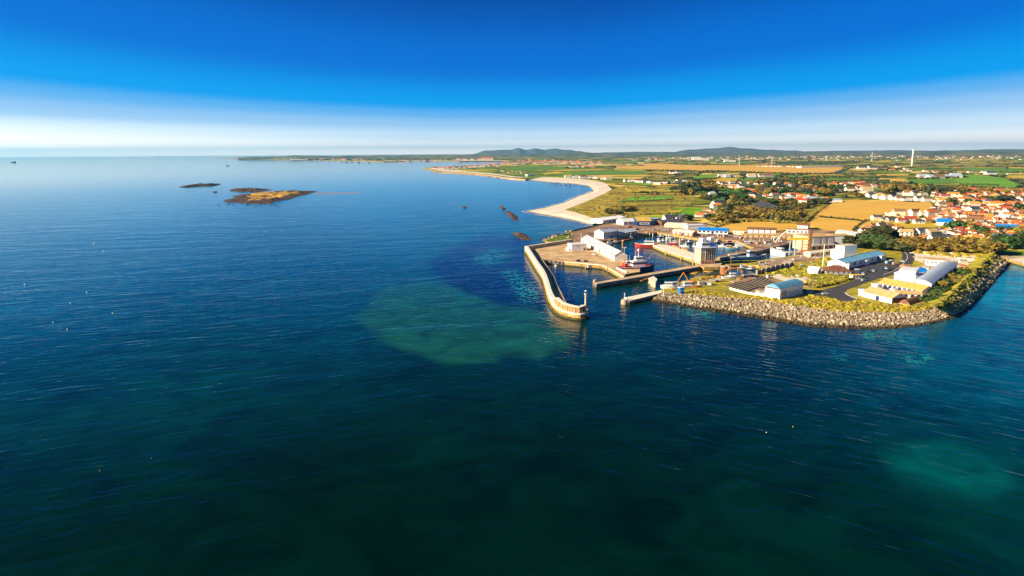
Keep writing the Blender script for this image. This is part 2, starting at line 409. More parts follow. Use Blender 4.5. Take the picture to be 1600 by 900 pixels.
    r2 = N(t, 'ShaderNodeMapRange'); r2.inputs[1].default_value = 0.50; r2.inputs[2].default_value = 0.60
    k(rf, r2.inputs[0])
    rm = N(t, 'ShaderNodeMath', operation='MULTIPLY'); k(r2.outputs[0], rm.inputs[0]); k(at.outputs['Alpha'], rm.inputs[1])
    mx2 = N(t, 'ShaderNodeMixRGB'); mx2.inputs[2].default_value = (0.015, 0.30, 0.24, 1)
    k(rm.outputs[0], mx2.inputs[0]); k(mu.outputs[0], mx2.inputs[1])
    k(mx2.outputs[0], b.inputs['Base Color'])
    # waves: long swell, chop, ripple
    def bump(h, dist, prev, st=1.0):
        bp = N(t, 'ShaderNodeBump'); bp.inputs['Distance'].default_value = dist; bp.inputs['Strength'].default_value = st
        k(h, bp.inputs['Height'])
        if prev: k(prev, bp.inputs['Normal'])
        return bp.outputs[0]
    big = nz(0.02, 0.6, 1.6, 0.30, 3, 0.6)
    mid = nz(0.22, 0.30, 1.2, -0.62, 3, 0.8)
    mid2 = nz(0.20, 0.34, 1.2, 0.42, 3, 0.8)
    sml = nz(0.70, 0.5, 1.3, -0.2, 3, 0.6)
    # calm slicks and rougher lanes
    ln = nz(0.006, 0.5, 1.5, 0.3, 4, 0.8)
    lr = N(t, 'ShaderNodeMapRange'); lr.inputs[1].default_value = 0.35; lr.inputs[2].default_value = 0.65; lr.inputs[3].default_value = 0.35; lr.inputs[4].default_value = 1.0
    k(ln, lr.inputs[0])
    # the open sea lies calmer than the water round the point
    sy = N(t, 'ShaderNodeSeparateXYZ'); k(g.outputs['Position'], sy.inputs[0])
    cm = N(t, 'ShaderNodeMapRange'); cm.inputs[1].default_value = 450; cm.inputs[2].default_value = 2200; cm.inputs[3].default_value = 1.0; cm.inputs[4].default_value = 0.10
    k(sy.outputs['Y'], cm.inputs[0])
    n1 = bump(big, 0.6, None)
    n3 = bump(mid2, 0.26, n1)
    n2 = bump(mid, 0.36, n3)
    # the wave trains swing round the point: one set east of it, the other out to sea
    xr = N(t, 'ShaderNodeMapRange'); xr.inputs[1].default_value = -160; xr.inputs[2].default_value = 120; xr.inputs[3].default_value = 0.25; xr.inputs[4].default_value = 1.0
    xl = N(t, 'ShaderNodeMapRange'); xl.inputs[1].default_value = -120; xl.inputs[2].default_value = 160; xl.inputs[3].default_value = 1.0; xl.inputs[4].default_value = 0.3
    k(sy.outputs['X'], xr.inputs[0]); k(sy.outputs['X'], xl.inputs[0])
    k(cm.outputs[0], n1.node.inputs['Strength'])
    for nd, q_ in ((n2.node, xr), (n3.node, xl)):
        mm = N(t, 'ShaderNodeMath', operation='MULTIPLY'); k(cm.outputs[0], mm.inputs[0]); k(q_.outputs[0], mm.inputs[1]); k(mm.outputs[0], nd.inputs['Strength'])
    lm = N(t, 'ShaderNodeMath', operation='MULTIPLY'); k(lr.outputs[0], lm.inputs[0]); k(cm.outputs[0], lm.inputs[1])
    bp = N(t, 'ShaderNodeBump'); bp.inputs['Distance'].default_value = 0.07; k(lm.outputs[0], bp.inputs['Strength']); k(sml, bp.inputs['Height']); k(n2, bp.inputs['Normal'])
    k(bp.outputs[0], b.inputs['Normal'])
    me.materials.append(m)
    o = link('sea', me); tag(o, 'deep blue and dark green sea with fine ripples', kind='structure')
sea()
# ---------------------------------------------------------------- the land
land_pts = [(862, 383), (852, 376), (872, 369), (893, 361), (929, 352), (940, 349), (924, 340), (900, 332), (884, 328), (914, 316), (945, 302), (956, 296), (946, 286), (932, 282), (912, 280), (872, 277), (850, 276.5), (820, 280), (796, 278), (764, 273.4), (730, 270.6), (690, 268.4), (660, 262),
 (700, 260.6), (740, 259.4), (770, 258), (800, 254.6), (792, 251.8), (714, 251.4), (648, 251.2), (600, 252.8), (555, 251.6), (476, 249.6), (454, 250.4), (420, 249), (375, 247.6), (334, 247.4),
 (420, 245.6), (470, 244.4), (640, 243), (900, 241.4), (1600, 236.9), (2100, 233.8), (2100, 436), (1750, 420), (1600, 411.5), (1577, 405), (1556, 397),
 (1542, 412), (1527, 428), (1508, 448), (1488, 469), (1469, 477), (1431, 488), (1360, 488), (1305, 487), (1278, 482), (1236, 477), (1195, 469), (1160, 467), (1118, 463), (1088, 461), (1062, 459), (1034, 456),
 (1036, 443.5), (1063, 439.5), (1090, 433), (1110, 428), (1136, 428), (1150, 431), (1184, 428), (1187, 415), (1181, 414), (1183, 407), (1265, 395.5), (1262, 377), (1229, 380), (1184, 391), (1182, 388), (1172, 385), (1150, 375), (1116, 373.5), (1093, 373),
 (1026, 362.7), (1005, 365.5), (993, 366), (960, 373.7), (932, 377.5), (895, 378.5)]
b = MB()
b.prism(P(land_pts), -1.5, ZL, side_mat=1)
b.build('ground', ['countryside', 'quay_stone'], label='patchwork of fields and harbour ground reaching the horizon', kind='structure')
LAY = [0]
def sheet(name, pts, m, label, z=None, zl=None):
    LAY[0] += 1
    py = min(p[1] for p in pts)
    dz = (zl if zl is not None else (0.02 + 0.008 * (LAY[0] % 40)) * (1 if py > 330 else 4))
    b = MB(); q = P(pts, ZL + dz)
    a = sum(q[i].x * q[(i + 1) % len(q)].y - q[(i + 1) % len(q)].x * q[i].y for i in range(len(q)))
    if a < 0: q = q[::-1]
    b.add(q, [tuple(range(len(q)))])
    return b.build(name, m, label=label, kind='structure')
FLD = [
 ([(962, 260), (1005, 259), (1025, 255), (1060, 257), (1100, 258.5), (1160, 258), (1240, 259), (1320, 261), (1302, 271), (1240, 271.5), (1150, 268), (1080, 267), (1020, 266), (963, 262)], 'stubble', 'long golden stubble field below the far farms'),
 ([(997, 253), (1022, 254.5), (1013, 258.5), (998, 258)], 'stubble_pale', 'small pale gold field'),
 ([(932, 255), (990, 256), (985, 259), (931, 258)], 'stubble_pale', 'pale field beside the bay town'),
 ([(1080, 278.5), (1096, 273), (1116, 272), (1116, 278), (1090, 280)], 'lime', 'bright green small field beyond the coastal row'),
 ([(1000, 278), (1020, 273), (1072, 274.5), (1050, 281), (1020, 280)], 'olive_field', 'olive green field behind the coastal row'),
 ([(1105, 284), (1116, 278), (1157, 278.5), (1148, 284.5)], 'yellow_field', 'yellow field above the white village'),
 ([(1155, 285), (1165, 277.5), (1201, 278), (1190, 287)], 'pasture', 'green pasture above the wooded village'),
 ([(990, 306), (1053, 306), (1052, 311), (965, 315.5)], 'lime', 'bright green strip near the dunes'),
 ([(965, 316), (1052, 311.5), (1090, 312), (1070, 322), (1020, 326), (960, 323)], 'olive_field', 'dull green field near the dunes'),
 ([(950, 321), (995, 318), (996, 321), (960, 322.5)], 'yellow_field', 'narrow yellow strip in the dunes'),
 ([(975, 294), (1050, 297), (1045, 301), (980, 300)], 'yellow_field', 'dry yellow strip above the dunes'),
 ([(1027, 332), (1070, 327), (1062, 331), (1030, 334.5)], 'yellow_field', 'yellow strip behind the harbour sheds'),
 ([(1364, 284), (1376, 278), (1413, 280), (1426, 286)], 'stubble', 'golden field behind the town'),
 ([(1415, 280), (1486, 280), (1502, 286), (1431, 288.5)], 'pasture', 'green pasture behind the town'),
 ([(1488, 280), (1515, 272), (1568, 278), (1599, 291), (1560, 295), (1506, 290)], 'lime', 'brightest green field behind the town'),
 ([(1568, 274), (1602, 274), (1600, 283), (1572, 279)], 'yellow_field', 'yellow field at the far right'),
 ([(1417, 293), (1450, 293), (1452, 300), (1431, 300)], 'yellow_field', 'yellow paddock among the town houses'),
 ([(1416, 267), (1520, 270), (1515, 271.6), (1425, 270)], 'stubble_pale', 'thin gold strip by the white tower'),
 ([(1284, 283), (1390, 280), (1392, 287), (1290, 290)], 'pasture_dark', 'dark green pasture right of the village'),
 ([(1290, 300), (1330, 296), (1362, 303), (1360, 308), (1310, 308)], 'olive_field', 'olive paddock above the big stubble field'),
 ([(1321, 268), (1362, 267), (1362, 275), (1324, 276)], 'olive_field', 'field beside the straight road'),
 ([(1325, 262), (1420, 262), (1415, 266), (1330, 267)], 'stubble_pale', 'pale field behind the straight road'),
 ([(885, 268), (1005, 267), (1010, 272), (900, 273)], 'pasture', 'green strip behind the beach'),
 ([(786, 264), (800, 261), (880, 260), (884, 264), (800, 266)], 'pasture', 'green field behind the spit'),
 ([(848, 271), (870, 268), (884, 270), (850, 273)], 'yellow_field', 'yellow field behind the beach'),
 ([(1210, 253), (1340, 251), (1345, 255), (1215, 257)], 'pasture_dark', 'far green fields'),
 ([(1420, 256), (1600, 254), (1600, 260), (1430, 262)], 'olive_field', 'far olive fields at right'),
 ([(1500, 262), (1602, 263), (1602, 270), (1520, 268)], 'pasture', 'far green field at right'),
 ([(1258, 349), (1280, 339.5), (1347, 345.5), (1333, 361), (1291, 360.5)], 'stubble', 'cut stubble field behind the factory'),
 ([(1275, 336), (1292, 322), (1310, 313), (1340, 311.5), (1364, 314), (1454, 316.5), (1462, 328), (1400, 330), (1375, 336), (1352, 344.5), (1292, 338.5)], 'stubble', 'big golden stubble field on the rise behind the harbour'),
 ([(1114, 360), (1122, 354), (1142, 348), (1180, 345.5), (1218, 347.5), (1256, 351), (1262, 357), (1210, 361), (1165, 363), (1132, 363)], 'stubble', 'golden field behind the blue shed'),
 ([(1210, 348), (1250, 332), (1275, 330), (1270, 338), (1256, 348)], 'olive_field', 'rough olive pasture between the golden fields'),
 ([(1176, 345), (1190, 330), (1250, 324), (1292, 320), (1276, 330), (1252, 331), (1212, 346)], 'olive_field', 'rough pasture round the farm'),
 ([(1380, 345), (1470, 342), (1500, 350), (1480, 356), (1400, 358)], 'yellow_field', 'yellow meadow in the middle of the town'),
 ([(1395, 364), (1480, 357), (1560, 366), (1560, 373), (1410, 374)], 'olive_field', 'gardens in front of the town'),
 ([(1566, 383), (1602, 386), (1602, 392), (1568, 390)], 'yellow_field', 'yellow meadow by the right shore'),
 ([(1556, 391), (1602, 393), (1602, 399), (1560, 398)], 'pasture', 'green lawn by the right shore'),
]
random.seed(77)
for y_, x0_, x1_ in [(299.5, 985, 1060), (303, 975, 1050), (318.5, 1000, 1080), (324.5, 1010, 1075), (328, 975, 1020), (336.5, 1000, 1040), (309, 1075, 1120), (293, 1000, 1060), (321, 1085, 1130)]:
    m_ = random.choice(['yellow_field', 'stubble_pale', 'pasture', 'olive_field', 'yellow_field']); e_ = random.uniform(.8, 1.7)
    FLD.append(([(x0_, y_), (x1_ - 4, y_ - random.uniform(0, 1.5)), (x1_, y_ + e_ - .6), (x0_ - 8, y_ + e_)], m_, {'yellow_field': 'narrow yellow strip', 'stubble_pale': 'narrow pale strip', 'pasture': 'narrow green strip', 'olive_field': 'narrow olive strip'}[m_] + ' between dunes and village'))
for k_ in range(190):
    y_ = 245 + random.random() ** .8 * 52; x0_ = random.uniform(965 if y_ > 277 else 900 if y_ > 262 else 830, 1600); L_ = random.uniform(15, 55); e_ = .45 + (y_ - 244) * .06
    q_ = [(x0_, y_), (x0_ + L_, y_ - random.uniform(-.3, .6)), (x0_ + L_ + random.uniform(-8, 8), y_ + e_), (x0_ - random.uniform(-6, 6), y_ + e_ + .2)]
    if any(inpoly(x_, y2_, f[0]) for f in FLD for x_, y2_ in q_ + [(x0_ + L_ / 2, y_ + e_ / 2)]): continue
    m_ = random.choice(['yellow_field', 'stubble_pale', 'lime', 'pasture', 'stubble', 'lime', 'pasture'])
    FLD.append((q_, m_, {'yellow_field': 'thin yellow', 'stubble_pale': 'thin pale straw', 'lime': 'thin bright green', 'pasture': 'thin green', 'stubble': 'thin golden'}[m_] + ' field on the far plain'))
for i, (p, m, l) in enumerate(FLD): sheet('field', p, m, l)
sheet('dunes', [(884, 328), (914, 316), (945, 302), (956, 297), (975, 290), (1010, 292), (1090, 296), (1085, 312), (1045, 330), (1010, 336), (980, 341), (941, 349), (924, 340), (900, 332)], 'dune_grass', 'grassy yellow green dunes behind the beach', zl=0.01)
sheet('harbour_yard', [(893, 361), (929, 352.5), (945, 347), (985, 342), (1040, 345), (1100, 348), (1118, 360), (1165, 364), (1215, 362), (1262, 358), (1335, 362), (1340, 385), (1332, 396), (1268, 397), (1265, 396), (1262, 376.5), (1229, 379.5), (1184, 390.5), (1182, 388), (1172, 385), (1150, 375), (1116, 373.5), (1093, 373), (1026, 362.7), (1005, 365.5), (993, 366), (960, 373.7), (932, 377.5), (895, 378.5)], 'yard', 'brown worn concrete yards round the harbour basins', zl=0.012)
sheet('peninsula_grass', [(1034, 456), (1036, 444), (1063, 440), (1090, 434), (1136, 429), (1150, 431), (1184, 428), (1190, 414), (1268, 398), (1335, 396), (1335, 384), (1400, 380), (1550, 392), (1556, 397), (1542, 412), (1527, 428), (1508, 448), (1488, 469), (1469, 477), (1431, 488), (1360, 488), (1305, 487), (1278, 482), (1236, 477), (1195, 469), (1160, 467), (1118, 463), (1088, 461), (1062, 459)], 'grass', 'rough yellow green grass on the reclaimed peninsula', zl=0.02)
sheet('slipway_yard', [(1183, 408), (1265, 396.5), (1305, 391), (1325, 396), (1305, 400), (1262, 408), (1225, 415), (1190, 419)], 'quay_deck', 'tracked sandy slipway yard in front of the dock', zl=0.05)
sheet('boat_yard', [(1134, 446), (1150, 436), (1184, 430), (1200, 431.5), (1221, 440), (1219, 452), (1196, 462), (1160, 456)], 'yard', 'dark striped lay-down yard beside the white shed', zl=0.06)
sheet('track', [(1202, 432), (1216, 428), (1260, 433), (1290, 443), (1262, 449), (1232, 441)], 'sand', 'pale earth mound track behind the white shed', zl=0.05)
sheet('rubble_yard', [(1412, 392), (1440, 390), (1520, 396), (1545, 402), (1526, 424), (1500, 420), (1480, 416), (1440, 410), (1422, 404)], 'sand', 'pale stony ground behind the grey shed', zl=0.05)
sheet('compound', [(1338, 462), (1365, 446), (1402, 436), (1410, 423), (1440, 414), (1492, 418), (1500, 424), (1462, 452), (1452, 470), (1430, 476), (1395, 474)], 'quay_deck', 'sandy service compound among the sheds', zl=0.055)
sheet('car_park', [(1302, 424), (1325, 416), (1378, 408), (1402, 412), (1408, 428), (1372, 432), (1330, 436), (1312, 432)], 'asphalt', 'dark car park in front of the blue roofed building', zl=0.06)
sheet('beach', [(1577, 405), (1600, 402), (1660, 408), (1700, 417), (1600, 411.8)], 'sand', 'narrow sandy beach at the right shore', zl=0.06)
sheet('pavement', [(1560, 399), (1602, 400), (1602, 403), (1577, 404.6)], 'concrete', 'shore path', zl=0.05)
def ribbon(name, pts, wpx, m, label, zl):               # a road of given half width in metres along a pixel polyline
    b = MB(); q = [G(x, y, ZL + zl) for x, y in pts]
    # smooth
    s = []
    for i in range(len(q) - 1):
        p0 = q[max(i - 1, 0)]; p1 = q[i]; p2 = q[i + 1]; p3 = q[min(i + 2, len(q) - 1)]
        for k in range(6):
            t = k / 6
            s.append(0.5 * ((2 * p1) + (p2 - p0) * t + (2 * p0 - 5 * p1 + 4 * p2 - p3) * t * t + (3 * p1 - p0 - 3 * p2 + p3) * t ** 3))
    s.append(q[-1])
    vs = []
    for i, p in enumerate(s):
        d = (s[min(i + 1, len(s) - 1)] - s[max(i - 1, 0)]).normalized(); n = Vector((-d.y, d.x, 0))
        vs += [p + n * wpx, p - n * wpx]
    b.add(vs, [(2 * i, 2 * i + 1, 2 * i + 3, 2 * i + 2) for i in range(len(s) - 1)])
    return b.build(name, m, label=label, kind='structure')
main_road = [(1398, 379), (1410, 388), (1419, 397), (1417, 408), (1406, 420), (1385, 428), (1362, 434), (1335, 443), (1312, 451), (1290, 458)]
ribbon('road', main_road, 5.0, 'asphalt', 'grey road curving from the town to the harbour peninsula', 0.08)
sheet('road_junction', [(1262, 456), (1290, 452), (1320, 444), (1336, 443), (1322, 454), (1322, 460), (1342, 467), (1336, 470.5), (1310, 470), (1290, 463), (1265, 461)], 'asphalt', 'wide asphalt turning area near the sea wall', zl=0.10)
ribbon('road_line', [(1412, 391), (1418, 400), (1414, 409), (1400, 421), (1380, 429)], 0.25, 'road_line', 'pale lane line on the curving road', 0.16)
ribbon('road_line', [(1321, 457), (1325, 461), (1340, 467)], 0.7, 'road_line', 'pale kerb round the grass island', 0.2)
ribbon('road', [(1302, 271), (1318, 266), (1345, 259)], 16, 'asphalt', 'straight road climbing inland', 0.5)
ribbon('road', [(1398, 379), (1440, 372), (1500, 366), (1560, 377), (1604, 381)], 4, 'asphalt', 'street in front of the town', 0.09)
ribbon('path', [(1095, 349), (1150, 340), (1180, 333), (1240, 338)], 3, 'concrete', 'lane to the farm', 0.3)
ribbon('road', [(940, 348), (985, 343), (1060, 346), (1100, 349), (1160, 364)], 3.5, 'asphalt', 'harbour access road', 0.07)
# sandy beaches, sloping from the dunes into the water
def slope(name, pairs, m, label, z0=-0.4, z1=ZL, mids=((0.25, 0.35),), kind='structure', cat=None):
    b = MB(); vs = []
    ncol = len(mids) + 2
    for (x0, y0, x1, y1) in pairs:
        a = G(x0, y0, 0); a.z = z0; c = G(x1, y1, z1)
        row = [a] + [Vector((lerp(a.x, c.x, t), lerp(a.y, c.y, t), lerp(z0, z1, h))) for t, h in mids] + [c]
        vs += row
    fs = []
    for i in range(len(pairs) - 1):
        for j in range(ncol - 1):
            k = i * ncol + j; fs.append((k, k + 1, k + ncol + 1, k + ncol))
    b.add(vs, fs)
    b.mi = [(1 if (f % (ncol - 1)) == 0 else 0) for f in range(len(fs))]
    return b.build(name, m, label=label, kind=kind)
slope('beach', [(923, 350, 940, 349), (910, 348, 935, 345), (880, 341, 924, 340), (840, 335, 900, 332), (816, 330, 885, 328.5), (850, 324, 884, 327.5), (880, 316, 900, 321), (905, 305, 914, 316), (926, 298, 945, 302), (916, 290, 956, 296), (890, 287, 946, 286), (848, 285, 912, 280), (820, 281, 850, 276.5)],
      ['sand', 'wet_sand'], 'long curving pale sandy beach with a pointed spit', mids=((0.14, 0.25), (0.5, 0.75)))
slope('shore', [(820, 281.6, 822, 280), (796, 279.6, 797, 278), (764, 275, 766, 273), (730, 272, 732, 270), (690, 269.6, 694, 267.8), (658, 262.4, 672, 262.4)], ['sand', 'wet_sand'], 'sandy shore of the far spit', mids=((0.2, 0.4),))
sheet('beach', [(694, 268), (735, 270), (770, 273.2), (800, 277), (830, 278), (800, 275), (770, 271), (735, 268), (700, 265), (665, 262.3)], 'sand', 'pale sand along the far spit')
sheet('beach', [(716, 251.5), (792, 251.9), (799, 254.2), (792, 250.8), (720, 250.6)], 'sand', 'pale beach at the head of the far bay')
sheet('beach', [(455, 250.2), (476, 249.6), (500, 249.7), (480, 248.6), (452, 249)], 'sand', 'pale shore on the far headland')
# bank that rises behind the eastern sea wall
slope('bank', [(1488, 494, 1460, 478), (1503, 488, 1484, 462), (1520, 474, 1503, 441), (1537, 452, 1520, 425), (1555, 432, 1537, 408), (1575, 412, 1552, 395)], ['scrub_green', 'boulder_wet_shade'], 'shaded rough grass bank behind the eastern rock wall', z0=0.3, z1=9, mids=((0.3, 0.35),))
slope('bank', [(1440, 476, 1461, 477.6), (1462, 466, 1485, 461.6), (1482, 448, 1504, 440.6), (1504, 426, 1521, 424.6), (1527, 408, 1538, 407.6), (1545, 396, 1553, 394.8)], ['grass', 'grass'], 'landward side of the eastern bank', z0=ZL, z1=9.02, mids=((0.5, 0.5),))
for i_, q_ in enumerate([[(924, 350.6), (910, 348.6), (880, 341.6), (840, 335.6), (815, 330.4)], [(815, 329.8), (850, 323.6), (880, 315.6), (905, 304.6), (926, 297.7)], [(915, 289.8), (890, 286.8), (848, 284.8), (820, 280.8)]]):
    b = MB(); q = [G(x, y, 0.02) for x, y in q_]; s_ = []
    for a_, c_ in zip(q, q[1:]): s_ += [a_.lerp(c_, k_ / 8) for k_ in range(8)]
    s_.append(q[-1]); vs = []
    for k_, p in enumerate(s_):
        d = (s_[min(k_ + 1, len(s_) - 1)] - s_[max(k_ - 1, 0)]).normalized(); n = Vector((-d.y, d.x, 0)); w_ = random.uniform(.3, 1.6)
        vs += [p + n * w_, p - n * w_]
    b.add(vs, [(2 * k_, 2 * k_ + 1, 2 * k_ + 3, 2 * k_ + 2) for k_ in range(len(s_) - 1)]); b.build('surf', 'white_paint', label='thin broken line of surf along the beach', kind='structure')
# hills and mountains on the horizon
def ridge(name, prof, D, m, label, depth=3000, hj=0.0):
    prof = [(x, lerp(244.7 - .0059 * x, y, .64)) for x, y in prof]
    b = MB(); vs = []; n = 0; pts = []
    for i in range(len(prof) - 1):
        for k in range(8):
            t = k / 8; ts = t * t * (3 - 2 * t)
            x = lerp(prof[i][0], prof[i + 1][0], t); y = lerp(prof[i][1], prof[i + 1][1], ts)
            y += hj * noise.fractal(Vector((x * 0.06, D * 0.001, 0)), 1, 2, 4)
            pts.append((x, y))
    pts.append(prof[-1])
    for x, y in pts:
        top = at_dist(x, y, D); u = Vector((top.x, top.y, 0)).normalized()
        f = top - u * depth * 0.5; f.z = 2; bk = top + u * depth; bk.z = 2
        mdp = top - u * depth * 0.2; mdp.z = 2 + (top.z - 2) * (0.62 + 0.15 * noise.noise(Vector((x * 0.1, 3, 0))))
        vs += [f, mdp, top, bk]
    b.add(vs, [(4 * i + j, 4 * i + j + 1, 4 * i + j + 5, 4 * i + j + 4) for i in range(len(pts) - 1) for j in range(3)])
    return b.build(name, m, smooth=True, label=label, kind='structure')
dm('hill_far', (0.17, 0.19, 0.18), col2=(0.12, 0.14, 0.13), scale=0.002, detail=8)
dm('hill_mid', (0.24, 0.22, 0.08), col2=(0.07, 0.09, 0.04), scale=0.004, detail=9)
ridge('mountains', [(740, 240), (762, 232), (785, 230.5), (798, 230), (810, 227), (822, 231.3), (836, 228), (850, 230.5), (866, 227.5), (880, 230), (900, 234), (930, 240)], 18300, 'hill_far', 'jagged pale blue mountains on the horizon', 2000, 0.8)
ridge('hills', [(1040, 240), (1080, 231), (1110, 228.5), (1140, 225), (1162, 228), (1200, 232), (1240, 234), (1275, 238)], 18000, 'hill_far', 'rounded blue hill on the horizon', 2000, 0.8)
ridge('hills', [(900, 240.5), (960, 237), (1020, 236.2), (1060, 237), (1100, 236.4), (1200, 234.2), (1260, 236), (1320, 234.8), (1400, 233.8), (1450, 235), (1500, 234.2), (1560, 231.8), (1620, 231.4), (1700, 232), (1900, 236)], 16000, 'hill_far', 'long blue hazy ridge on the horizon', 2000, 0.7)
ridge('hills', [(860, 241.6), (888, 238.5), (905, 237), (930, 240.5), (1000, 240.6), (1100, 240.2), (1200, 239.4), (1250, 240), (1330, 239), (1420, 239.2), (1500, 238), (1620, 237), (1800, 238.5)], 12000, 'hill_mid', 'low wooded rise before the blue ridge', 1500, 0.9)
ridge('hills', [(372, 247.2), (395, 246.4), (430, 246), (463, 243.8), (500, 245), (560, 244), (640, 243.2), (700, 242.4), (780, 241.6), (860, 241), (930, 241.4), (960, 242)], 12500, 'hill_mid', 'low far headland across the sea', 900, 0.7)
# ---------------------------------------------------------------- harbour works
ORD = ['first', 'second', 'third', 'fourth', 'fifth', 'sixth', 'seventh', 'eighth', 'ninth', 'tenth', 'eleventh', 'twelfth', 'thirteenth', 'fourteenth', 'fifteenth', 'sixteenth', 'seventeenth', 'eighteenth', 'nineteenth', 'twentieth', 'twenty first', 'twenty second']
_mc = {}
def cached(key, fn):
    if key not in _mc: _mc[key] = fn()
    return _mc[key]
def offset_line(q, d):                       # world polyline shifted sideways (left of travel)
    r = []
    for i, p in enumerate(q):
        a = q[max(i - 1, 0)]; c = q[min(i + 1, len(q) - 1)]
        t = (c - a); t.z = 0; t.normalize()
        r.append(p + Vector((-t.y, t.x, 0)) * d)
    return r
def smooth_line(q, k=4):
    s = []
    for i in range(len(q) - 1):
        p0 = q[max(i - 1, 0)]; p1 = q[i]; p2 = q[i + 1]; p3 = q[min(i + 2, len(q) - 1)]
        for j in range(k):
            t = j / k
            s.append(0.5 * ((2 * p1) + (p2 - p0) * t + (2 * p0 - 5 * p1 + 4 * p2 - p3) * t * t + (3 * p1 - p0 - 3 * p2 + p3) * t ** 3))
    return s + [q[-1]]
def wall_strip(b, q, off0, off1, z0, z1):
    a = offset_line(q, off0); c = offset_line(q, off1); n = len(q)
    vs = []
    for i in range(n):
        vs += [(a[i].x, a[i].y, z0), (a[i].x, a[i].y, z1), (c[i].x, c[i].y, z1), (c[i].x, c[i].y, z0)]
    fs = []
    for i in range(n - 1):
        for j in range(4):
            fs.append((4 * i + j, 4 * i + (j + 1) % 4, 4 * i + 4 + (j + 1) % 4, 4 * i + 4 + j))
    fs += [(3, 2, 1, 0), (4 * n - 4, 4 * n - 3, 4 * n - 2, 4 * n - 1)]
    return b.add(vs, fs)
# west pier
pier = thing('breakwater_pier', 'long curving stone pier with white parapet and brown round end', 'pier', (0, 0, 0))
outer = smooth_line(P([(821, 390), (835, 413), (846, 430), (851.6, 446), (855, 459), (861, 472), (873.7, 483.5), (890, 489), (907, 491.5), (918.5, 488)]), 4)
inner = P([(845, 404), (862.6, 430), (869.5, 446.8), (876, 459), (881, 470), (888, 479), (903, 484), (918.5, 483)])
poly = outer + inner[::-1] + P([(829, 391)])
b = MB(); b.prism([(p.x, p.y) for p in poly], -2, ZL, side_mat=1)
b.build('base', ['quay_deck', 'quay_stone'], pier)
low = smooth_line(P([(821, 390), (835, 413), (846, 430), (851.6, 446), (855, 459), (861, 472), (873.7, 483.5), (890, 489), (907, 491.5), (918.5, 488)], ZL), 4)
b = MB(); wall_strip(b, offset_line(low, -1.3), 0, 1.25, -2, 1.0); b.build('footing', 'quay_stone', pier)
k = len(outer)
up = outer[:int(k * .62)]
b = MB(); wall_strip(b, up, 0.4, 2.6, ZL - 0.01, ZL + 3.0); b.build('parapet', 'parapet', pier)
b = MB(); wall_strip(b, up, 0.25, 2.8, ZL + 3.0, ZL + 3.25); b.build('coping', 'parapet', pier)
hd = outer[int(k * .62) - 1:]
b = MB(); wall_strip(b, hd, 1.5, 3.6, ZL - 0.01, ZL + 4.0); b.build('head_wall', 'brick_wall', pier)
b = MB(); wall_strip(b, hd, 1.3, 3.9, ZL + 4.0, ZL + 4.35); b.build('coping', 'parapet', pier)
b = MB(); wall_strip(b, hd, -0.4, 1.45, ZL - 0.3, ZL + 0.4); b.build('ledge', 'parapet', pier)
for i in range(9):                           # buttress panels on the head wall
    j = min(len(hd) - 2, int(i * len(hd) / 9)); q = [hd[j].lerp(hd[j + 1], .3), hd[j].lerp(hd[j + 1], .55)]
    b = MB(); wall_strip(b, q, 1.15, 1.5, ZL + 0.4, ZL + 3.6); b.build('buttress', 'concrete', pier)
b = MB(); wall_strip(b, smooth_line(inner, 3), -0.1, 0.8, ZL - 0.2, ZL + 0.45); b.build('kerb', 'concrete', pier)
il = smooth_line(inner, 3)
for i in range(2, len(il) - 2, 2):
    b = MB(); p = offset_line(il, 0)[i]; b.cyl((p.x - 1.2, p.y, ZL + 0.4), (p.x - 1.2, p.y, ZL + 1.0), 0.28, 0.2, 8); b.cyl((p.x - 1.2, p.y, ZL + 1.0), (p.x - 1.2, p.y, ZL + 1.15), 0.42, 0.36, 8)
    b.build('bollard', 'dark', pier)
for (x, y) in [(884, 476), (897, 481), (905, 483)]:
    p = G(x, y, ZL); b = MB()
    for s in (-.25, .25): b.cyl((p.x + s, p.y, ZL - 3), (p.x + s, p.y, ZL + 1.2), 0.05, n=5)
    for r_ in range(9): b.cyl((p.x - .25, p.y, ZL - 2.8 + r_ * .42), (p.x + .25, p.y, ZL - 2.8 + r_ * .42), 0.035, n=4)
    b.build('ladder', 'steel', pier)
p = G(914.8, 485.6, ZL)
lt = thing('light_tower', 'slender beige light tower standing on the round end of the pier', 'light tower', p)
b = MB(); b.cyl((0, 0, 0), (0, 0, 10.6), 0.7, 0.55, 12); b.build('column', 'beige_clad', lt)
b = MB(); b.cyl((0, 0, 10.6), (0, 0, 11.0), 1.1, 1.1, 12); b.build('gallery', 'white_paint', lt)
b = MB(); b.cyl((0, 0, 11.0), (0, 0, 12.4), 0.75, 0.75, 10); b.build('lantern', 'glass', lt)
b = MB(); b.cyl((0, 0, 12.4), (0, 0, 13.0), 0.95, 0.1, 10); b.build('cap', 'white_paint', lt)
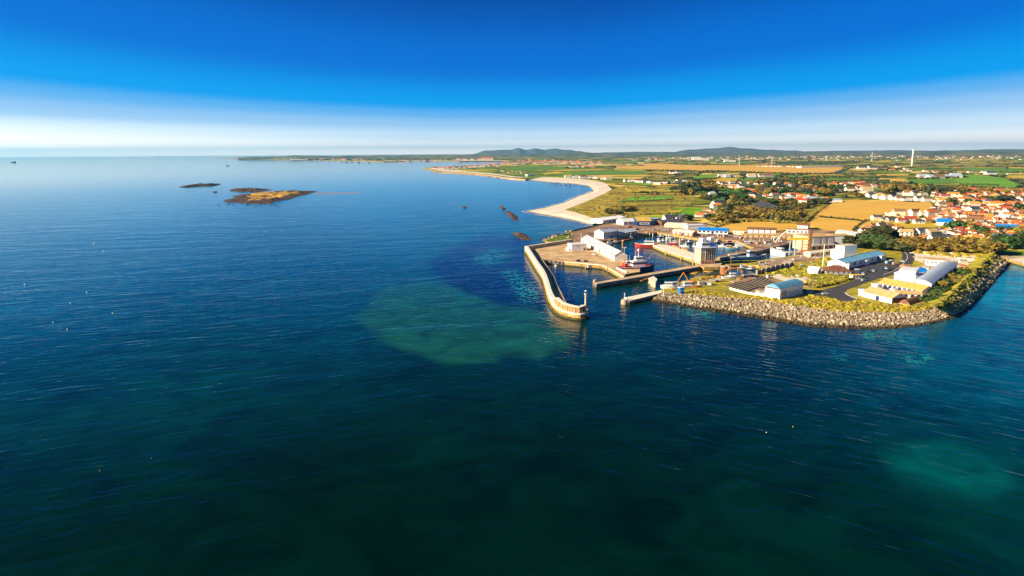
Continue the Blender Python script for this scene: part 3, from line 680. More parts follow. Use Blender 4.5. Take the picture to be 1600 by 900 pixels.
# west quay
quay = thing('west_quay', 'wide sandy coloured quay carrying the long grey shed', 'quay')
wq = [(824, 391.5), (895, 378.6), (931, 377.3), (950, 388.5), (968, 400.5), (985, 409.5), (1000, 420), (1000, 424.5), (978, 428), (974, 433), (958, 423.5), (942, 415), (915, 412.5), (882, 409.5), (848, 404.8)]
b = MB(); b.prism([(p.x, p.y) for p in P(wq)], -2, ZL + 0.02, side_mat=1); b.build('deck', ['quay_deck', 'quay_stone'], quay)
q = P([(882, 409.5), (915, 412.5), (942, 415), (958, 423.5), (974, 433)]); b = MB(); wall_strip(b, q, -0.05, 0.9, ZL, ZL + 0.5); b.build('kerb', 'parapet', quay)
q = P([(848, 404.8), (882, 409.5)]); b = MB(); wall_strip(b, q, -0.3, -0.02, 0.5, ZL - 0.2); b.build('fendering', 'dark', quay)
for i in range(5):
    p = G(lerp(852, 878, i / 4), lerp(405.6, 409.2, i / 4), ZL); b = MB(); b.box(p.x - .9, p.x + .9, p.y - .9, p.y - .35, 1.2, ZL - .4); b.build('tyre_fender', 'grey_render', quay)
q = P([(821.5, 390), (846, 386), (872, 381.7), (895, 378)]); b = MB(); wall_strip(b, q, -0.2, 1.6, ZL - 3, ZL + 3.0); b.build('parapet', 'concrete', quay)
b = MB(); wall_strip(b, q, -0.4, 1.8, ZL + 3.0, ZL + 3.25); b.build('coping', 'parapet', quay)
for (x, y) in [(943, 428), (949, 427)]:
    p = G(x, y, 0)
    b = MB(); b.cyl((p.x, p.y, -2), (p.x, p.y, 5.4), 0.35, n=8); b.build('pile', 'timber', quay)
q = P([(960, 420), (975, 426.5)]); b = MB(); wall_strip(b, q, 2, 2.3, ZL, ZL + 1.2); b.build('railing', 'white_paint', quay)

def pier_block(name, label, pts, zt=ZL, m=('quay_deck', 'quay_stone'), kerb=None, cat='jetty', piles=0, group=None):
    t = thing(name, label, cat, group=group)
    q = P(pts, zt); b = MB(); b.prism([(p.x, p.y) for p in q], -2, zt, side_mat=1); b.build('deck', list(m), t)
    if kerb:
        for kk in kerb:
            b = MB(); wall_strip(b, P(kk, zt), -0.06, 0.7, zt - 0.1, zt + 0.45); b.build('kerb', 'parapet', t)
    return t
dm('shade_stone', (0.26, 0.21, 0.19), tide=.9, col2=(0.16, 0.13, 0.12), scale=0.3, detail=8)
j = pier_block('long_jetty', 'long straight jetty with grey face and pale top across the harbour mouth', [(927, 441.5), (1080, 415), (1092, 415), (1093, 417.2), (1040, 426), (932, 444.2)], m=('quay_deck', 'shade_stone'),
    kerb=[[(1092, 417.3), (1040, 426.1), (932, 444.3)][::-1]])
for i in range(10):
    x, y = lerp(936, 1085, i / 9), lerp(443.8, 418.6, i / 9); p = G(x, y, ZL)
    b = MB(); b.box(p.x - .3, p.x + .3, p.y - 1.1, p.y - .5, -1, ZL - 0.3); b.build('fender', 'dark', j)
for i in range(4):
    x, y = lerp(930, 1080, i / 3), lerp(441.5, 416.5, i / 3); p = G(x, y, ZL)
    b = MB(); b.cyl((p.x, p.y + 1, ZL), (p.x, p.y + 1, ZL + .9), .3, .24, 8); b.build('bollard', 'dark', j)
p = G(929.5, 444.8, 0); b = MB(); b.cyl((p.x, p.y, -2), (p.x, p.y, ZL + .4), 1.6, 1.5, 10); b.build('dolphin', 'concrete', j)
j = pier_block('mooring_dolphin', 'short golden concrete block off the long jetty', [(1013, 434.5), (1021, 431.2), (1027, 436), (1024, 441.5), (1019, 440)], zt=ZL + .3, m=('parapet', 'beige_clad'), cat='dolphin')
b = MB(); a = G(1001, 438.5, ZL); c = G(1015, 434, ZL); wall_strip(b, [a, c], -.6, .6, ZL - .5, ZL + .02); b.build('gangway', 'timber', j)
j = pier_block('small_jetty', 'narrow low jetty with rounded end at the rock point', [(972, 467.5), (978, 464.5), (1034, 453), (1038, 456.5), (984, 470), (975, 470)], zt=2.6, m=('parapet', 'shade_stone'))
p = G(976, 469, 2.6); b = MB(); b.cyl((p.x, p.y, -2), (p.x, p.y, 3.0), 2.6, 2.3, 14); b.build('round_head', 'concrete', j)
bt = thing('beacon', 'small white beacon on the rounded end of the narrow jetty', 'beacon', (p.x, p.y + .4, 3.0))
b = MB(); b.cyl((0, 0, 0), (0, 0, 3.4), 0.28, 0.2, 8); b.build('post', 'white_paint', bt)
b = MB(); b.blob((0, 0, 3.9), .45, .45, .6, 1, 0); b.build('lamp', 'white_paint', bt)
b = MB(); b.blob((1.2, -.3, .8), .8, .8, .8, 2, 0); b.build('float', 'white_paint', bt)
j = pier_block('inner_finger_quay', 'pale finger quay running diagonally across the inner basin', [(1020, 383.5), (1030, 381.5), (1043, 382.8), (1062, 388), (1086, 396), (1100, 400), (1096, 407.5), (1080, 405.5), (1060, 398.6), (1038, 391.5)], m=('parapet', 'quay_stone'),
    kerb=[[(1020, 384), (1038, 391.5), (1060, 398.6), (1080, 405.4)]])
for (x0, y0, x1, y1) in [(1052, 385, 1064, 389), (1066, 389.5, 1076, 392.5)]:
    b = MB(); wall_strip(b, [G(x0, y0, ZL), G(x1, y1, ZL)], -1.2, 1.2, ZL, ZL + 1.6); b.build('store_box', 'timber', j)
for x, y in [(1040, 393), (1064, 401), (1083, 407)]:
    p = G(x, y, ZL); b = MB(); b.cyl((p.x, p.y, -2), (p.x, p.y, ZL + .8), .5, n=8); b.build('pile', 'yellow_paint', j)
j = pier_block('boat_link_jetty', 'narrow brown jetty beside the red and white boat', [(1004, 379.5), (1024, 378), (1045, 381), (1044, 383), (1020, 381.5), (1004, 381.5)], zt=2.4, m=('timber', 'timber'))
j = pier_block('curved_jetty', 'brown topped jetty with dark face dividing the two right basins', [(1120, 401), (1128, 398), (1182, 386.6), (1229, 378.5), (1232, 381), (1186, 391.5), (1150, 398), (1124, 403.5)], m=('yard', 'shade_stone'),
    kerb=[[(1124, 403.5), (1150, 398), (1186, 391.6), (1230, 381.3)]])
j = pier_block('dock_strip', 'low green quay strip in front of the dry dock', [(1126, 409), (1150, 407), (1183, 406.5), (1184, 415), (1160, 413), (1138, 413.5), (1124, 412.5)], zt=2.2, m=('grass', 'quay_stone'))
j = pier_block('tower_platform', 'stone platform carrying the glazed control tower', [(1086, 408), (1100, 404), (1124, 404), (1128, 411), (1124, 417), (1100, 417.5), (1088, 414)], m=('quay_deck', 'quay_stone'))
# floating pontoon in the north basin and posts
j = pier_block('north_pontoon', 'brown timber walkway in front of the glass fronted harbour office', [(932, 379.8), (960, 375.2), (996, 368), (1006, 366.8), (1006, 369), (962, 377.6), (935, 382)], zt=1.6, m=('rust', 'timber'))
for i, (x, y0, h) in enumerate([(973, 385.5, 6.5), (1009.5, 369, 4), (1015, 369.5, 4), (1020, 369.5, 4), (1041, 383, 9.5), (1061.5, 387.5, 10), (1047, 380, 5)]):
    p = G(x, y0, 0)
    pl = thing('mooring_pile', ['broad brown pile below the harbour office walkway', 'leftmost pale pile of three under the north quay', 'middle pale pile of three under the north quay', 'rightmost pale pile of three under the north quay', 'tall white pile at the start of the finger quay', 'tall pale pile halfway along the finger quay', 'short white stepped pile in the inner basin'][i], 'mooring pile', p)
    b = MB(); b.cyl((0, 0, -2), (0, 0, h), 1.1 if i == 0 else .45, n=8); b.build('post', 'timber' if i == 0 else 'parapet', pl)
    b = MB(); b.cyl((0, 0, h), (0, 0, h + .25), 1.3 if i == 0 else .6, n=8); b.build('cap', 'white_paint', pl)
# weedy shoal beside the control tower
def mound(name, label, pts, h, mats, cat='rock', seed=0, z0=-0.4, rings=6, rough=0.35, sub=10, kind=None, smooth=False):
    q = []
    n = len(pts)
    w_ = P(pts, 0)
    for i in range(n):
        for k_ in range(sub):
            q.append(w_[i].lerp(w_[(i + 1) % n], k_ / sub))
    c = sum(q, Vector()) / len(q)
    size = max((p - c).length for p in q)
    vs, fs = [], []
    m_ = len(q)
    for r_ in range(rings):
        t = r_ / rings
        for p in q:
            d = p.lerp(c, t)
            f = noise.fractal(Vector((d.x / size * 2.2 + seed, d.y / size * 2.2, seed)), 1, 2, 5)
            d = d + (p - c) * 0.34 * f * (1 - t) * (1 if r_ else .8)
            f2 = noise.fractal(Vector((d.x / size * 9 + seed, d.y / size * 9, seed)), 1, 2, 4)
            z = z0 if r_ == 0 else h * (math.sin(min(1, t * 1.25) * math.pi / 2)) * (0.75 + rough * 2 * f + rough * 1.6 * f2)
            vs.append((d.x, d.y, z))
    vs.append((c.x, c.y, h))
    for r_ in range(rings - 1):
        for i in range(m_):
            fs.append((r_ * m_ + i, r_ * m_ + (i + 1) % m_, (r_ + 1) * m_ + (i + 1) % m_, (r_ + 1) * m_ + i))
    for i in range(m_): fs.append(((rings - 1) * m_ + i, (rings - 1) * m_ + (i + 1) % m_, len(vs) - 1))
    b = MB(); b.add(vs, fs)
    if len(mats) > 1: b.mi = [0 if f // m_ < rings * 0.34 + 1.8 * noise.noise(Vector((f % m_ * .13, f // m_ * .4, seed))) else 1 for f in range(len(fs))]
    return b.build(name, mats, smooth=smooth, label=label, cat=cat, kind=kind)
mound('weed_shoal', 'golden weedy shoal in the dark water below the control tower', [(1068, 425), (1085, 420), (1098, 416), (1124, 417), (1126, 422), (1110, 426), (1098, 424), (1088, 428), (1072, 428)], .7, ['island_grass'], 'shoal', 3)
mound('island', 'low rocky island with golden grass on its back', [(360, 316), (356, 312), (372, 304.5), (408, 300.5), (448, 297.5), (486, 298), (500, 300.5), (478, 305), (452, 311), (422, 318), (382, 319.5)], 5.5, ['reef', 'island_grass'], 'island', 1, rings=9, sub=14)
mound('sand_spit', 'thin pale sand spit trailing from the island', [(478, 303), (490, 301.5), (566, 301.2), (566, 302.2), (500, 303.2)], .5, ['wet_sand'], 'sand spit', 4)
mound('skerry', 'flat brown skerry just behind the grassy island', [(354, 297.5), (372, 295), (405, 295), (428, 296.6), (408, 299), (375, 300)], 5, ['reef'], 'rock', 5)
mound('skerry', 'long low dark skerry left of the grassy island', [(277, 292), (300, 288.8), (345, 287), (347, 289), (315, 291), (285, 293)], 5, ['reef'], 'rock', 6)
mound('skerry', 'tiny dark rock between the long skerry and the island', [(332, 300), (340, 299.4), (341, 300.4), (333, 300.8)], 2, ['reef'], 'rock', 16)
mound('reef_rock', 'broad red brown reef rock in front of the pier', [(801, 364.5), (808, 363.6), (820, 366), (829, 371), (828, 377), (815, 374)], 1.6, ['reef'], 'rock', 7, rough=.7)
mound('reef_rock', 'red brown reef rock nearest the beach spit', [(788, 331), (796, 330.5), (808, 338), (812, 346), (804, 346), (797, 339)], 1.8, ['reef'], 'rock', 8, rough=.7)
mound('reef_rock', 'small dark reef rock at the seaward end of the reef', [(780, 322), (784, 321.6), (790, 327), (786, 328.4)], 2.4, ['reef'], 'rock', 9)
mound('reef_rock', 'lone dark rock out in the bay', [(721, 324.6), (726, 322.4), (730, 325), (725, 326)], 1.6, ['reef'], 'rock', 10)
# ---------------------------------------------------------------- boulders
def boulder_mesh(s, m):
    b = MB(); random.seed(s)
    vs, fs = ICO[1]
    b.add([tuple(c * (0.5 + random.random() * 0.85) for c in v) for v in vs], fs)
    return b.mesh('boulder', m)
BM = [boulder_mesh(i, 'boulder') for i in range(8)]
BW = [boulder_mesh(i + 20, 'boulder_wet_shade') for i in range(4)]
random.seed(11)
water_edge = [(1017, 470), (1035, 473), (1056, 476), (1084, 482.5), (1111, 486), (1140, 490), (1181, 497), (1222, 503), (1264, 510), (1305, 513), (1360, 514.5), (1394, 514), (1430, 510), (1462, 505), (1490, 497), (1516, 482), (1534, 463), (1553, 441), (1577, 413)]
crest = [(1034, 456), (1045, 457), (1062, 459), (1088, 461), (1118, 463), (1150, 466), (1188, 468.5), (1230, 476), (1270, 481.5), (1305, 487), (1360, 488), (1400, 488), (1435, 487), (1462, 481.5), (1484, 480), (1503, 472), (1522, 452), (1546, 428), (1573, 408)]
revet = thing('rock_revetment', 'sea wall of tumbled pale boulders round the peninsula', 'sea wall')
b = MB(); vs = []
for (a, c) in zip(water_edge, crest):
    p = G(a[0], a[1], 0); q = G(c[0], c[1], ZL); vs += [Vector((p.x, p.y, -1.2)), p.lerp(q, .5) + Vector((0, 0, -.3)), q + Vector((0, 0, -.25))]
b.add(vs, [(3 * i + j, 3 * i + j + 1, 3 * i + j + 4, 3 * i + j + 3) for i in range(len(water_edge) - 1) for j in range(2)]); b.build('core', 'boulder_wet_shade', revet)  # dark core colour paints shade into the gaps between the boulders
cand = []
for k_ in range(20000):
    t = random.random(); s = random.random() ** 0.9
    a = pl_at(water_edge, t); c = pl_at(crest, t)
    p = G(a[0], a[1], 0).lerp(G(c[0], c[1], ZL + .35), s)
    cand.append((p, s, t))
kept = []; grid = {}
for p, s, t in cand:
    rr = random.choice([.36, .42, .5, .65, .9, 1.4]) * (1.0 if t < .78 else .8)
    ky = (int(p.x // 1.5), int(p.y // 1.5)); ok = True
    for dx in (-1, 0, 1):
        for dy in (-1, 0, 1):
            for q_, r_ in grid.get((ky[0] + dx, ky[1] + dy), ()):
                if (q_ - p).length < (rr + r_) * .58: ok = False
    if ok: grid.setdefault(ky, []).append((p, rr)); kept.append((p, rr, s))
kept.sort(key=lambda e: -e[1] / (e[0] - Vector((0, 0, H))).length)
rest = [MB(), MB()]
for i, (p, rr, s) in enumerate(kept):
    wet = s < .12
    rot = (random.random() * 6, random.random() * 6, random.random() * 6)
    scl = (rr, rr * random.uniform(.7, 1.1), rr * random.uniform(.6, .95))
    if i < 290 and not wet:
        o = link('boulder', random.choice(BM), revet, p + Vector((0, 0, .15))); o.rotation_euler = rot; o.scale = scl
    else:
        mt = Matrix.Rotation(rot[0], 3, 'X') @ Matrix.Rotation(rot[2], 3, 'Z')
        vs, fs = ICO[1]; random.seed(i)
        rest[wet].add([mt @ Vector((v[0] * scl[0], v[1] * scl[1], v[2] * scl[2])) * random.uniform(.55, 1.35) + p for v in vs], fs)
random.seed(12)
rest[0].build('boulders', 'boulder', revet, kind='stuff'); rest[1].build('wet_boulders', 'boulder_wet_shade', revet, kind='stuff')
# pale rocks at the root of the pier and reef stones at the waterline
pr = thing('rock_apron', 'fan of pale boulders where the pier meets the shore', 'rocks')
for i in range(150):
    t, s = random.random(), random.random()
    a = pl_at([(846, 375), (858, 369), (875, 364), (893, 359)], t); c = pl_at([(862, 383), (878, 379.5), (886, 374), (897, 366)], t)
    p = G(lerp(a[0], c[0], s), lerp(a[1], c[1], s), .3 + 2.8 * s); r_ = random.uniform(.9, 2.2)
    o = link('boulder', random.choice(BM), pr, p); o.rotation_euler = (random.random() * 6, 0, random.random() * 6); o.scale = (r_ * 1.3, r_, r_ * .6)
st = MB()
for i in range(240):
    pl_ = random.choice([[(780, 322), (808, 345)], [(800, 364), (828, 376)], [(840, 372), (870, 366)], [(1018, 474), (1150, 494)], [(700, 268), (800, 279)], [(850, 286), (905, 291)], [(350, 318), (430, 320)]])
    x, y = pl_at(pl_, random.random()); sc_ = mpp(x, y)
    p = G(x + random.gauss(0, 5), y + random.gauss(0, 1.6), 0); p.z = -.1
    st.blob(p, random.uniform(.6, 1.5) * sc_, random.uniform(.6, 2) * sc_, .7 * sc_, 1, .4)
st.build('shore_stones', 'reef', label='scattered dark stones awash along the shores', kind='stuff')
# ---------------------------------------------------------------- buildings
def roof_mesh(b, w_, d, h, kind, rh, ov=.35, th=.22):
    x0, x1, y0, y1 = -ov, w_ + ov, -ov, d + ov
    if kind in ('gx', 'gy'):
        n = 2
        if kind == 'gx':
            sl_ = rh / (d / 2); e = h - sl_ * ov; m = d / 2
            prof = [(y0, e), (m, h + rh), (y1, e)]
            for (a, za), (c, zc) in ((prof[0], prof[1]), (prof[2], prof[1])):
                b.add([(x0, a, za), (x1, a, za), (x1, c, zc), (x0, c, zc), (x0, a, za + th), (x1, a, za + th), (x1, c, zc + th), (x0, c, zc + th)], [(0, 1, 2, 3), (4, 7, 6, 5), (0, 4, 5, 1), (1, 5, 6, 2), (3, 2, 6, 7), (0, 3, 7, 4)])
        else:
            sl_ = rh / (w_ / 2); e = h - sl_ * ov; m = w_ / 2
            prof = [(x0, e), (m, h + rh), (x1, e)]
            for (a, za), (c, zc) in ((prof[0], prof[1]), (prof[2], prof[1])):
                b.add([(a, y0, za), (a, y1, za), (c, y1, zc), (c, y0, zc), (a, y0, za + th), (a, y1, za + th), (c, y1, zc + th), (c, y0, zc + th)], [(0, 1, 2, 3), (4, 7, 6, 5), (0, 4, 5, 1), (1, 5, 6, 2), (3, 2, 6, 7), (0, 3, 7, 4)])
    elif kind == 'hip':
        r_ = min(w_, d) / 2
        if w_ >= d: a, c = (r_, d / 2), (w_ - r_, d / 2)
        else: a, c = (w_ / 2, r_), (w_ / 2, d - r_)
        b.add([(x0, y0, h), (x1, y0, h), (x1, y1, h), (x0, y1, h), (a[0], a[1], h + rh), (c[0], c[1], h + rh), (x0, y0, h - th), (x1, y0, h - th), (x1, y1, h - th), (x0, y1, h - th)],
              ([(0, 1, 5, 4), (1, 2, 5), (2, 3, 4, 5), (3, 0, 4)] if w_ >= d else [(0, 1, 4), (1, 2, 5, 4), (2, 3, 5), (3, 0, 4, 5)]) + [(6, 7, 1, 0), (7, 8, 2, 1), (8, 9, 3, 2), (9, 6, 0, 3), (9, 8, 7, 6)])
    elif kind == 'barrel':
        n = 10; vs = []
        for x in (x0, x1):
            for i in range(n + 1):
                t = i / n; vs.append((x, lerp(y0, y1, t), h + rh * math.sin(t * math.pi)))
            for i in range(n + 1):
                t = i / n; vs.append((x, lerp(y0, y1, t), h - th + (rh) * math.sin(t * math.pi) * .0))
        k_ = n + 1; q = 2 * k_
        fs = [(i, q + i, q + i + 1, i + 1) for i in range(n)] + [(k_ + i, k_ + i + 1, q + k_ + i + 1, q + k_ + i) for i in range(n)]
        fs += [(i, i + 1, k_ + i + 1, k_ + i) for i in range(n)] + [(q + i, q + k_ + i, q + k_ + i + 1, q + i + 1) for i in range(n)] + [(0, k_, q + k_, q), (n, q + n, q + k_ + n, k_ + n)]
        b.add(vs, fs)
    elif kind == 'mono':
        b.add([(x0, y0, h), (x1, y0, h), (x1, y1, h + rh), (x0, y1, h + rh), (x0, y0, h + th), (x1, y0, h + th), (x1, y1, h + rh + th), (x0, y1, h + rh + th)], [(0, 3, 2, 1), (4, 5, 6, 7), (0, 1, 5, 4), (1, 2, 6, 5), (2, 3, 7, 6), (3, 0, 4, 7)])
    else:
        b.box(x0, x1, y0, y1, h, h + .4)
    return b
def wall_mesh(b, w_, d, h, kind, rh):
    b.box(0, w_, 0, d, -.3, h)
    if kind == 'gx': b.add([(0, 0, h), (0, d, h), (0, d / 2, h + rh), (w_, 0, h), (w_, d, h), (w_, d / 2, h + rh)], [(0, 2, 1), (3, 4, 5)])
    if kind == 'gy': b.add([(0, 0, h), (w_, 0, h), (w_ / 2, 0, h + rh), (0, d, h), (w_, d, h), (w_ / 2, d, h + rh)], [(0, 1, 2), (3, 5, 4)])
    if kind == 'mono': b.add([(0, 0, h), (0, d, h), (0, d, h + rh), (w_, 0, h), (w_, d, h), (w_, d, h + rh)], [(0, 2, 1), (3, 4, 5), (1, 2, 5, 4)])
    return b
def winmesh(w_, h_, key='glass'):
    def f():
        b = MB(); b.box(-w_ / 2, w_ / 2, -.06, .04, -h_ / 2, h_ / 2); return b.mesh('window', key)
    return cached(('win', round(w_, 1), round(h_, 1), key), f)
def bld(name, label, cat, loc, rz, w_, d, h, kind='gx', rh=2.0, wall='white_render', roof='slate', front=(0, 1), left=(0, 1), right=(0, 1), door=None, chimney=0, win=(1.1, 1.3), wm='glass', group=None, plinth=False):
    t = thing(name, label, cat, loc, rz, group)
    wall_mesh(MB(), w_, d, h, kind, rh).build('wall', wall, t)
    roof_mesh(MB(), w_, d, h, kind, rh).build('roof', roof, t)
    if w_ > 20 and kind == 'gx' and loc[1] < 1100:
        sm = MB(); sl2 = rh / (d / 2)
        sm.add([(-.09, -.35, h - sl2 * .35 + .24), (.09, -.35, h - sl2 * .35 + .24), (.09, d / 2, h + rh + .24), (-.09, d / 2, h + rh + .24), (-.09, -.35, h - sl2 * .35 + .36), (.09, -.35, h - sl2 * .35 + .36), (.09, d / 2, h + rh + .36), (-.09, d / 2, h + rh + .36)], [(4, 5, 6, 7), (0, 4, 7, 3), (1, 2, 6, 5), (0, 1, 5, 4)])
        me_ = sm.mesh('roof_seam', roof)
        for i in range(1, int(w_ / 3.2)): link('roof_seam', me_, t, (i * 3.2, 0, 0))
        rd = MB(); rd.box(-.4, w_ + .4, d / 2 - .25, d / 2 + .25, h + rh + .15, h + rh + .42); rd.build('ridge_cap', 'grey_render', t)
        for i in range(2):
            vt = MB(); u = w_ * (.3 + .4 * i); vt.cyl((u, d / 2, h + rh + .3), (u, d / 2, h + rh + 1.1), .45, n=8); vt.cyl((u, d / 2, h + rh + 1.1), (u, d / 2, h + rh + 1.35), .7, .5, 8); vt.build('roof_vent', 'steel', t)
        if front[1] and not door: add_box(t, 'door', 'navy', w_ * .46, w_ * .46 + 2.6, -.09, -.02, 0, min(3.2, h * .8))
        gt = MB(); gt.box(-.35, w_ + .35, -.6, -.36, h - .3, h - .05); gt.build('gutter', 'grey_render', t)
    def put(nm, me, x, y, z, r_): link(nm, me, t, (x, y, z), r_)
    for (n, rows), side in ((front, 'f'), (left, 'l'), (right, 'r')):
        span = w_ if side == 'f' else d
        for r_ in range(rows):
            z = h * (r_ + .55) / rows if rows > 1 else h * .58
            for i in range(n):
                u = span * (i + .5) / n
                me = winmesh(min(win[0], span / n * .8), min(win[1], h / rows * .7), wm)
                if side == 'f': put('window', me, u, 0, z, 0)
                elif side == 'l': put('window', me, 0, u, z, -math.pi / 2)
                else: put('window', me, w_, u, z, math.pi / 2)
    if door:
        for (u, dw, dh, m_) in door:
            b = MB(); b.box(u - dw / 2, u + dw / 2, -.08, .05, 0, dh); b.build('door', m_, t)
    for i in range(chimney):
        u = w_ * (.12 if i == 0 else .88)
        b = MB(); yy = d / 2 if kind in ('gx', 'hip') else d * .4; uu = u if kind == 'gx' else w_ * .5
        b.box(uu - .4, uu + .4, yy - .4, yy + .4, h + rh * .4, h + rh + 1.0); b.box(uu - .25, uu + .25, yy - .25, yy + .25, h + rh + 1.0, h + rh + 1.3)
        b.build('chimney', 'brown_tile' if wall != 'white_render' else 'cream_render', t)
    return t
def edge(A, B, z=ZL):                        # a building given by the two photo points of its front base
    a, b_ = G(*A, z), G(*B, z); return a, math.atan2(b_.y - a.y, b_.x - a.x), (b_ - a).length
def bldE(name, label, cat, A, B, d, h, z=ZL, **k):
    a, rz, w_ = edge(A, B, z); return bld(name, label, cat, a, rz, w_, d, h, **k)
def add_box(t, name, m, x0, x1, y0, y1, z0, z1):
    b = MB(); b.box(x0, x1, y0, y1, z0, z1); return b.build(name, m, t)

# white shed with blue barrel roof on the peninsula
a, rz, w_ = edge((1218, 468), (1253.6, 459)); dd = (G(1218, 468, ZL) - G(1196, 463.5, ZL)).length
t = bld('warehouse', 'white warehouse with curved blue roof on the peninsula grass', 'warehouse', a, rz, w_, dd, 7.0, 'barrel', 2.6, 'white_paint', 'blue_roof', right=(0, 1))
add_box(t, 'fascia', 'brown_tile', -.45, -.36, -.4, dd + .4, 6.6, 7.3)
add_box(t, 'shutter_door', 'grey_render', 2, 8.5, -.12, -.02, 0, 5.2)
for i in range(4): add_box(t, 'cladding_panel', 'grey_roof', w_ * (.34 + .165 * i), w_ * (.34 + .165 * i) + w_ * .15, -.10, -.02, .8, 4.2)
add_box(t, 'band', 'white_paint', w_ * .33, w_, -.16, -.10, 4.3, 4.7)
# long grey roofed shed on the west quay (open ended, runs along the quay)
a, rz, w_ = edge((908, 380), (960, 408))
t = bld('quay_shed', 'long shed with plain grey pitched roof along the west quay', 'shed', a, rz, w_, 12, 5.0, 'gx', 3.6, 'white_render', 'grey_roof', front=(6, 1), win=(3, 2.2), door=[(w_ * .35, 4, 3.6, 'brown_tile'), (w_ * .6, 4, 3.6, 'timber')])
a, rz, w_ = edge((893, 392.5), (917, 391.5))
t = bld('ice_store', 'blocky white store house beside the long grey shed', 'store house', a, rz, w_, 12, 6.4, 'flat', .4, 'white_paint', 'white_paint', door=[(w_ * .85, 2.5, 3, 'timber')], front=(0, 1))
add_box(t, 'lean_to', 'white_paint', -2.6, -.02, .6, 10, 0, 2.6); add_box(t, 'rib', 'grey_render', w_ * .4, w_ * .43, -.15, 0, 3, 6.3)
# harbour office with glass front
a, rz, w_ = edge((943, 373.5), (966, 370.5))
t = bld('harbour_office', 'glass fronted harbour office with pale blue roof and white canopy', 'office', a, rz, w_, 14, 7.2, 'gx', 3.2, 'white_paint', 'grey_roof', front=(7, 1), win=(2.0, 5.4))
a, rz, w_ = edge((966.5, 370.8), (996, 365.8))
t = bld('fish_market', 'low shed with blue grey roof behind the north walkway', 'shed', a, rz, w_, 12, 4.0, 'mono', 1.4, 'grey_render', 'grey_roof', front=(6, 1), win=(2.6, 1.6))
add_box(t, 'canopy', 'white_paint', -2, w_ + 2, -1.6, -.2, 4.1, 4.5)
a, rz, w_ = edge((942, 349.5), (978, 344.6))
t = bld('marquee_shed', 'long low white roofed building nearest the beach', 'building', a, rz, w_, 22, 4.4, 'gx', 2.6, 'white_render', 'white_paint', front=(5, 1), win=(2, 1.6))
a, rz, w_ = edge((974, 352), (996, 351.0))
t = bld('white_hall', 'white hall with rounded roof between beach shed and blue hall', 'hall', a, rz, w_, 20, 4.6, 'barrel', 3.4, 'white_paint', 'white_paint', front=(3, 1), win=(2.4, 2))
a, rz, w_ = edge((996, 353), (1018, 352.6))
t = bld('blue_hall', 'deep blue fronted hall with golden roof behind the north quay', 'hall', a, rz, w_, 26, 6.2, 'gx', 4.2, 'navy', 'gold_roof')
b = MB()                                     # pale sign board with rough blocky characters
add_box(t, 'sign_board', 'white_paint', w_ * .15, w_ * .85, -.2, -.06, 1.6, 4.8)
for i in range(6):
    u = w_ * (.2 + .1 * i); add_box(t, 'sign_character', 'navy', u, u + w_ * .055, -.27, -.2, 2.2 if i % 2 else 2.8, 4.3)
a, rz, w_ = edge((1019, 350.6), (1032, 349.6)); bld('white_block', 'square white block with blue side next to the golden roof', 'building', a, rz, w_, 14, 7, 'flat', .3, 'white_paint', 'grey_roof', right=(2, 1))
a, rz, w_ = edge((1034, 352.5), (1064, 351.2)); bld('workshop', 'low brown roofed workshop behind the north quay', 'workshop', a, rz, w_, 16, 4.2, 'gx', 2.4, 'brown_tile', 'slate', front=(5, 1), win=(2, 1.6))
a, rz, w_ = edge((1040, 347), (1054, 346.6)); bld('slate_house', 'dark slate roofed house pair behind the workshop', 'house', a, rz, w_, 12, 5.5, 'gx', 4.4, 'white_render', 'slate', front=(4, 2), chimney=2)
a, rz, w_ = edge((1062, 346), (1076, 345.4)); bld('slate_house', 'dark roofed house with white gable beside the black trees', 'house', a, rz, w_, 11, 5.0, 'gy', 4.2, 'white_render', 'slate', front=(2, 2), chimney=1)
a, rz, w_ = edge((1074, 358.5), (1101, 357.8)); bld('long_white_shed', 'long white flat shed right behind the north quay', 'shed', a, rz, w_, 12, 4.8, 'flat', .3, 'white_paint', 'white_paint')
a, rz, w_ = edge((1038, 354.8), (1070, 356.5)); bld('pale_roof_shed', 'shed with wide pale cream roof on the north quay', 'shed', a, rz, w_, 12, 3.4, 'mono', 1.6, 'cream_render', 'parapet', front=(6, 1))
a, rz, w_ = edge((1050, 366.5), (1082, 369.8)); bld('brick_store', 'red brown quay store with white door surrounds', 'store house', a, rz, w_, 9, 4.2, 'gx', 1.8, 'brick_wall', 'parapet', front=(5, 1), win=(2.4, 2.2), wm='white_paint')
a, rz, w_ = edge((1090, 364.2), (1137, 366.2)); t = bld('blue_shed', 'long bright blue roofed shed below the golden field', 'shed', a, rz, w_, 14, 3.6, 'gx', 3.0, 'white_paint', 'bright_blue', front=(7, 1), win=(3, 1.6))
a, rz, w_ = edge((1167, 367.5), (1213, 369.0)); t = bld('terrace_hall', 'long white hall with five bays below the golden field', 'hall', a, rz, w_, 15, 7.6, 'flat', .4, 'brown_tile', 'brown_tile')
for i in range(5): add_box(t, 'bay_panel', 'white_paint', w_ * (.02 + .197 * i), w_ * (.02 + .197 * i) + w_ * .165, -.35, -.02, .2, 6.6)
a, rz, w_ = edge((1144, 365.5), (1162, 367.2)); bld('low_cabin', 'low cream cabin with round window beside the blue shed', 'cabin', a, rz, w_, 8, 3.2, 'flat', .3, 'cream_render', 'parapet', front=(2, 1), win=(2, 1.2))
a, rz, w_ = edge((1160, 371.5), (1246, 372.5)); t = bld('dock_store', 'long low orange brick store behind the dock', 'store house', a, rz, w_, 8, 3.2, 'mono', 1, 'brick_wall', 'beige_roof', front=(10, 1), win=(3.2, 1.8), wm='cream_render')
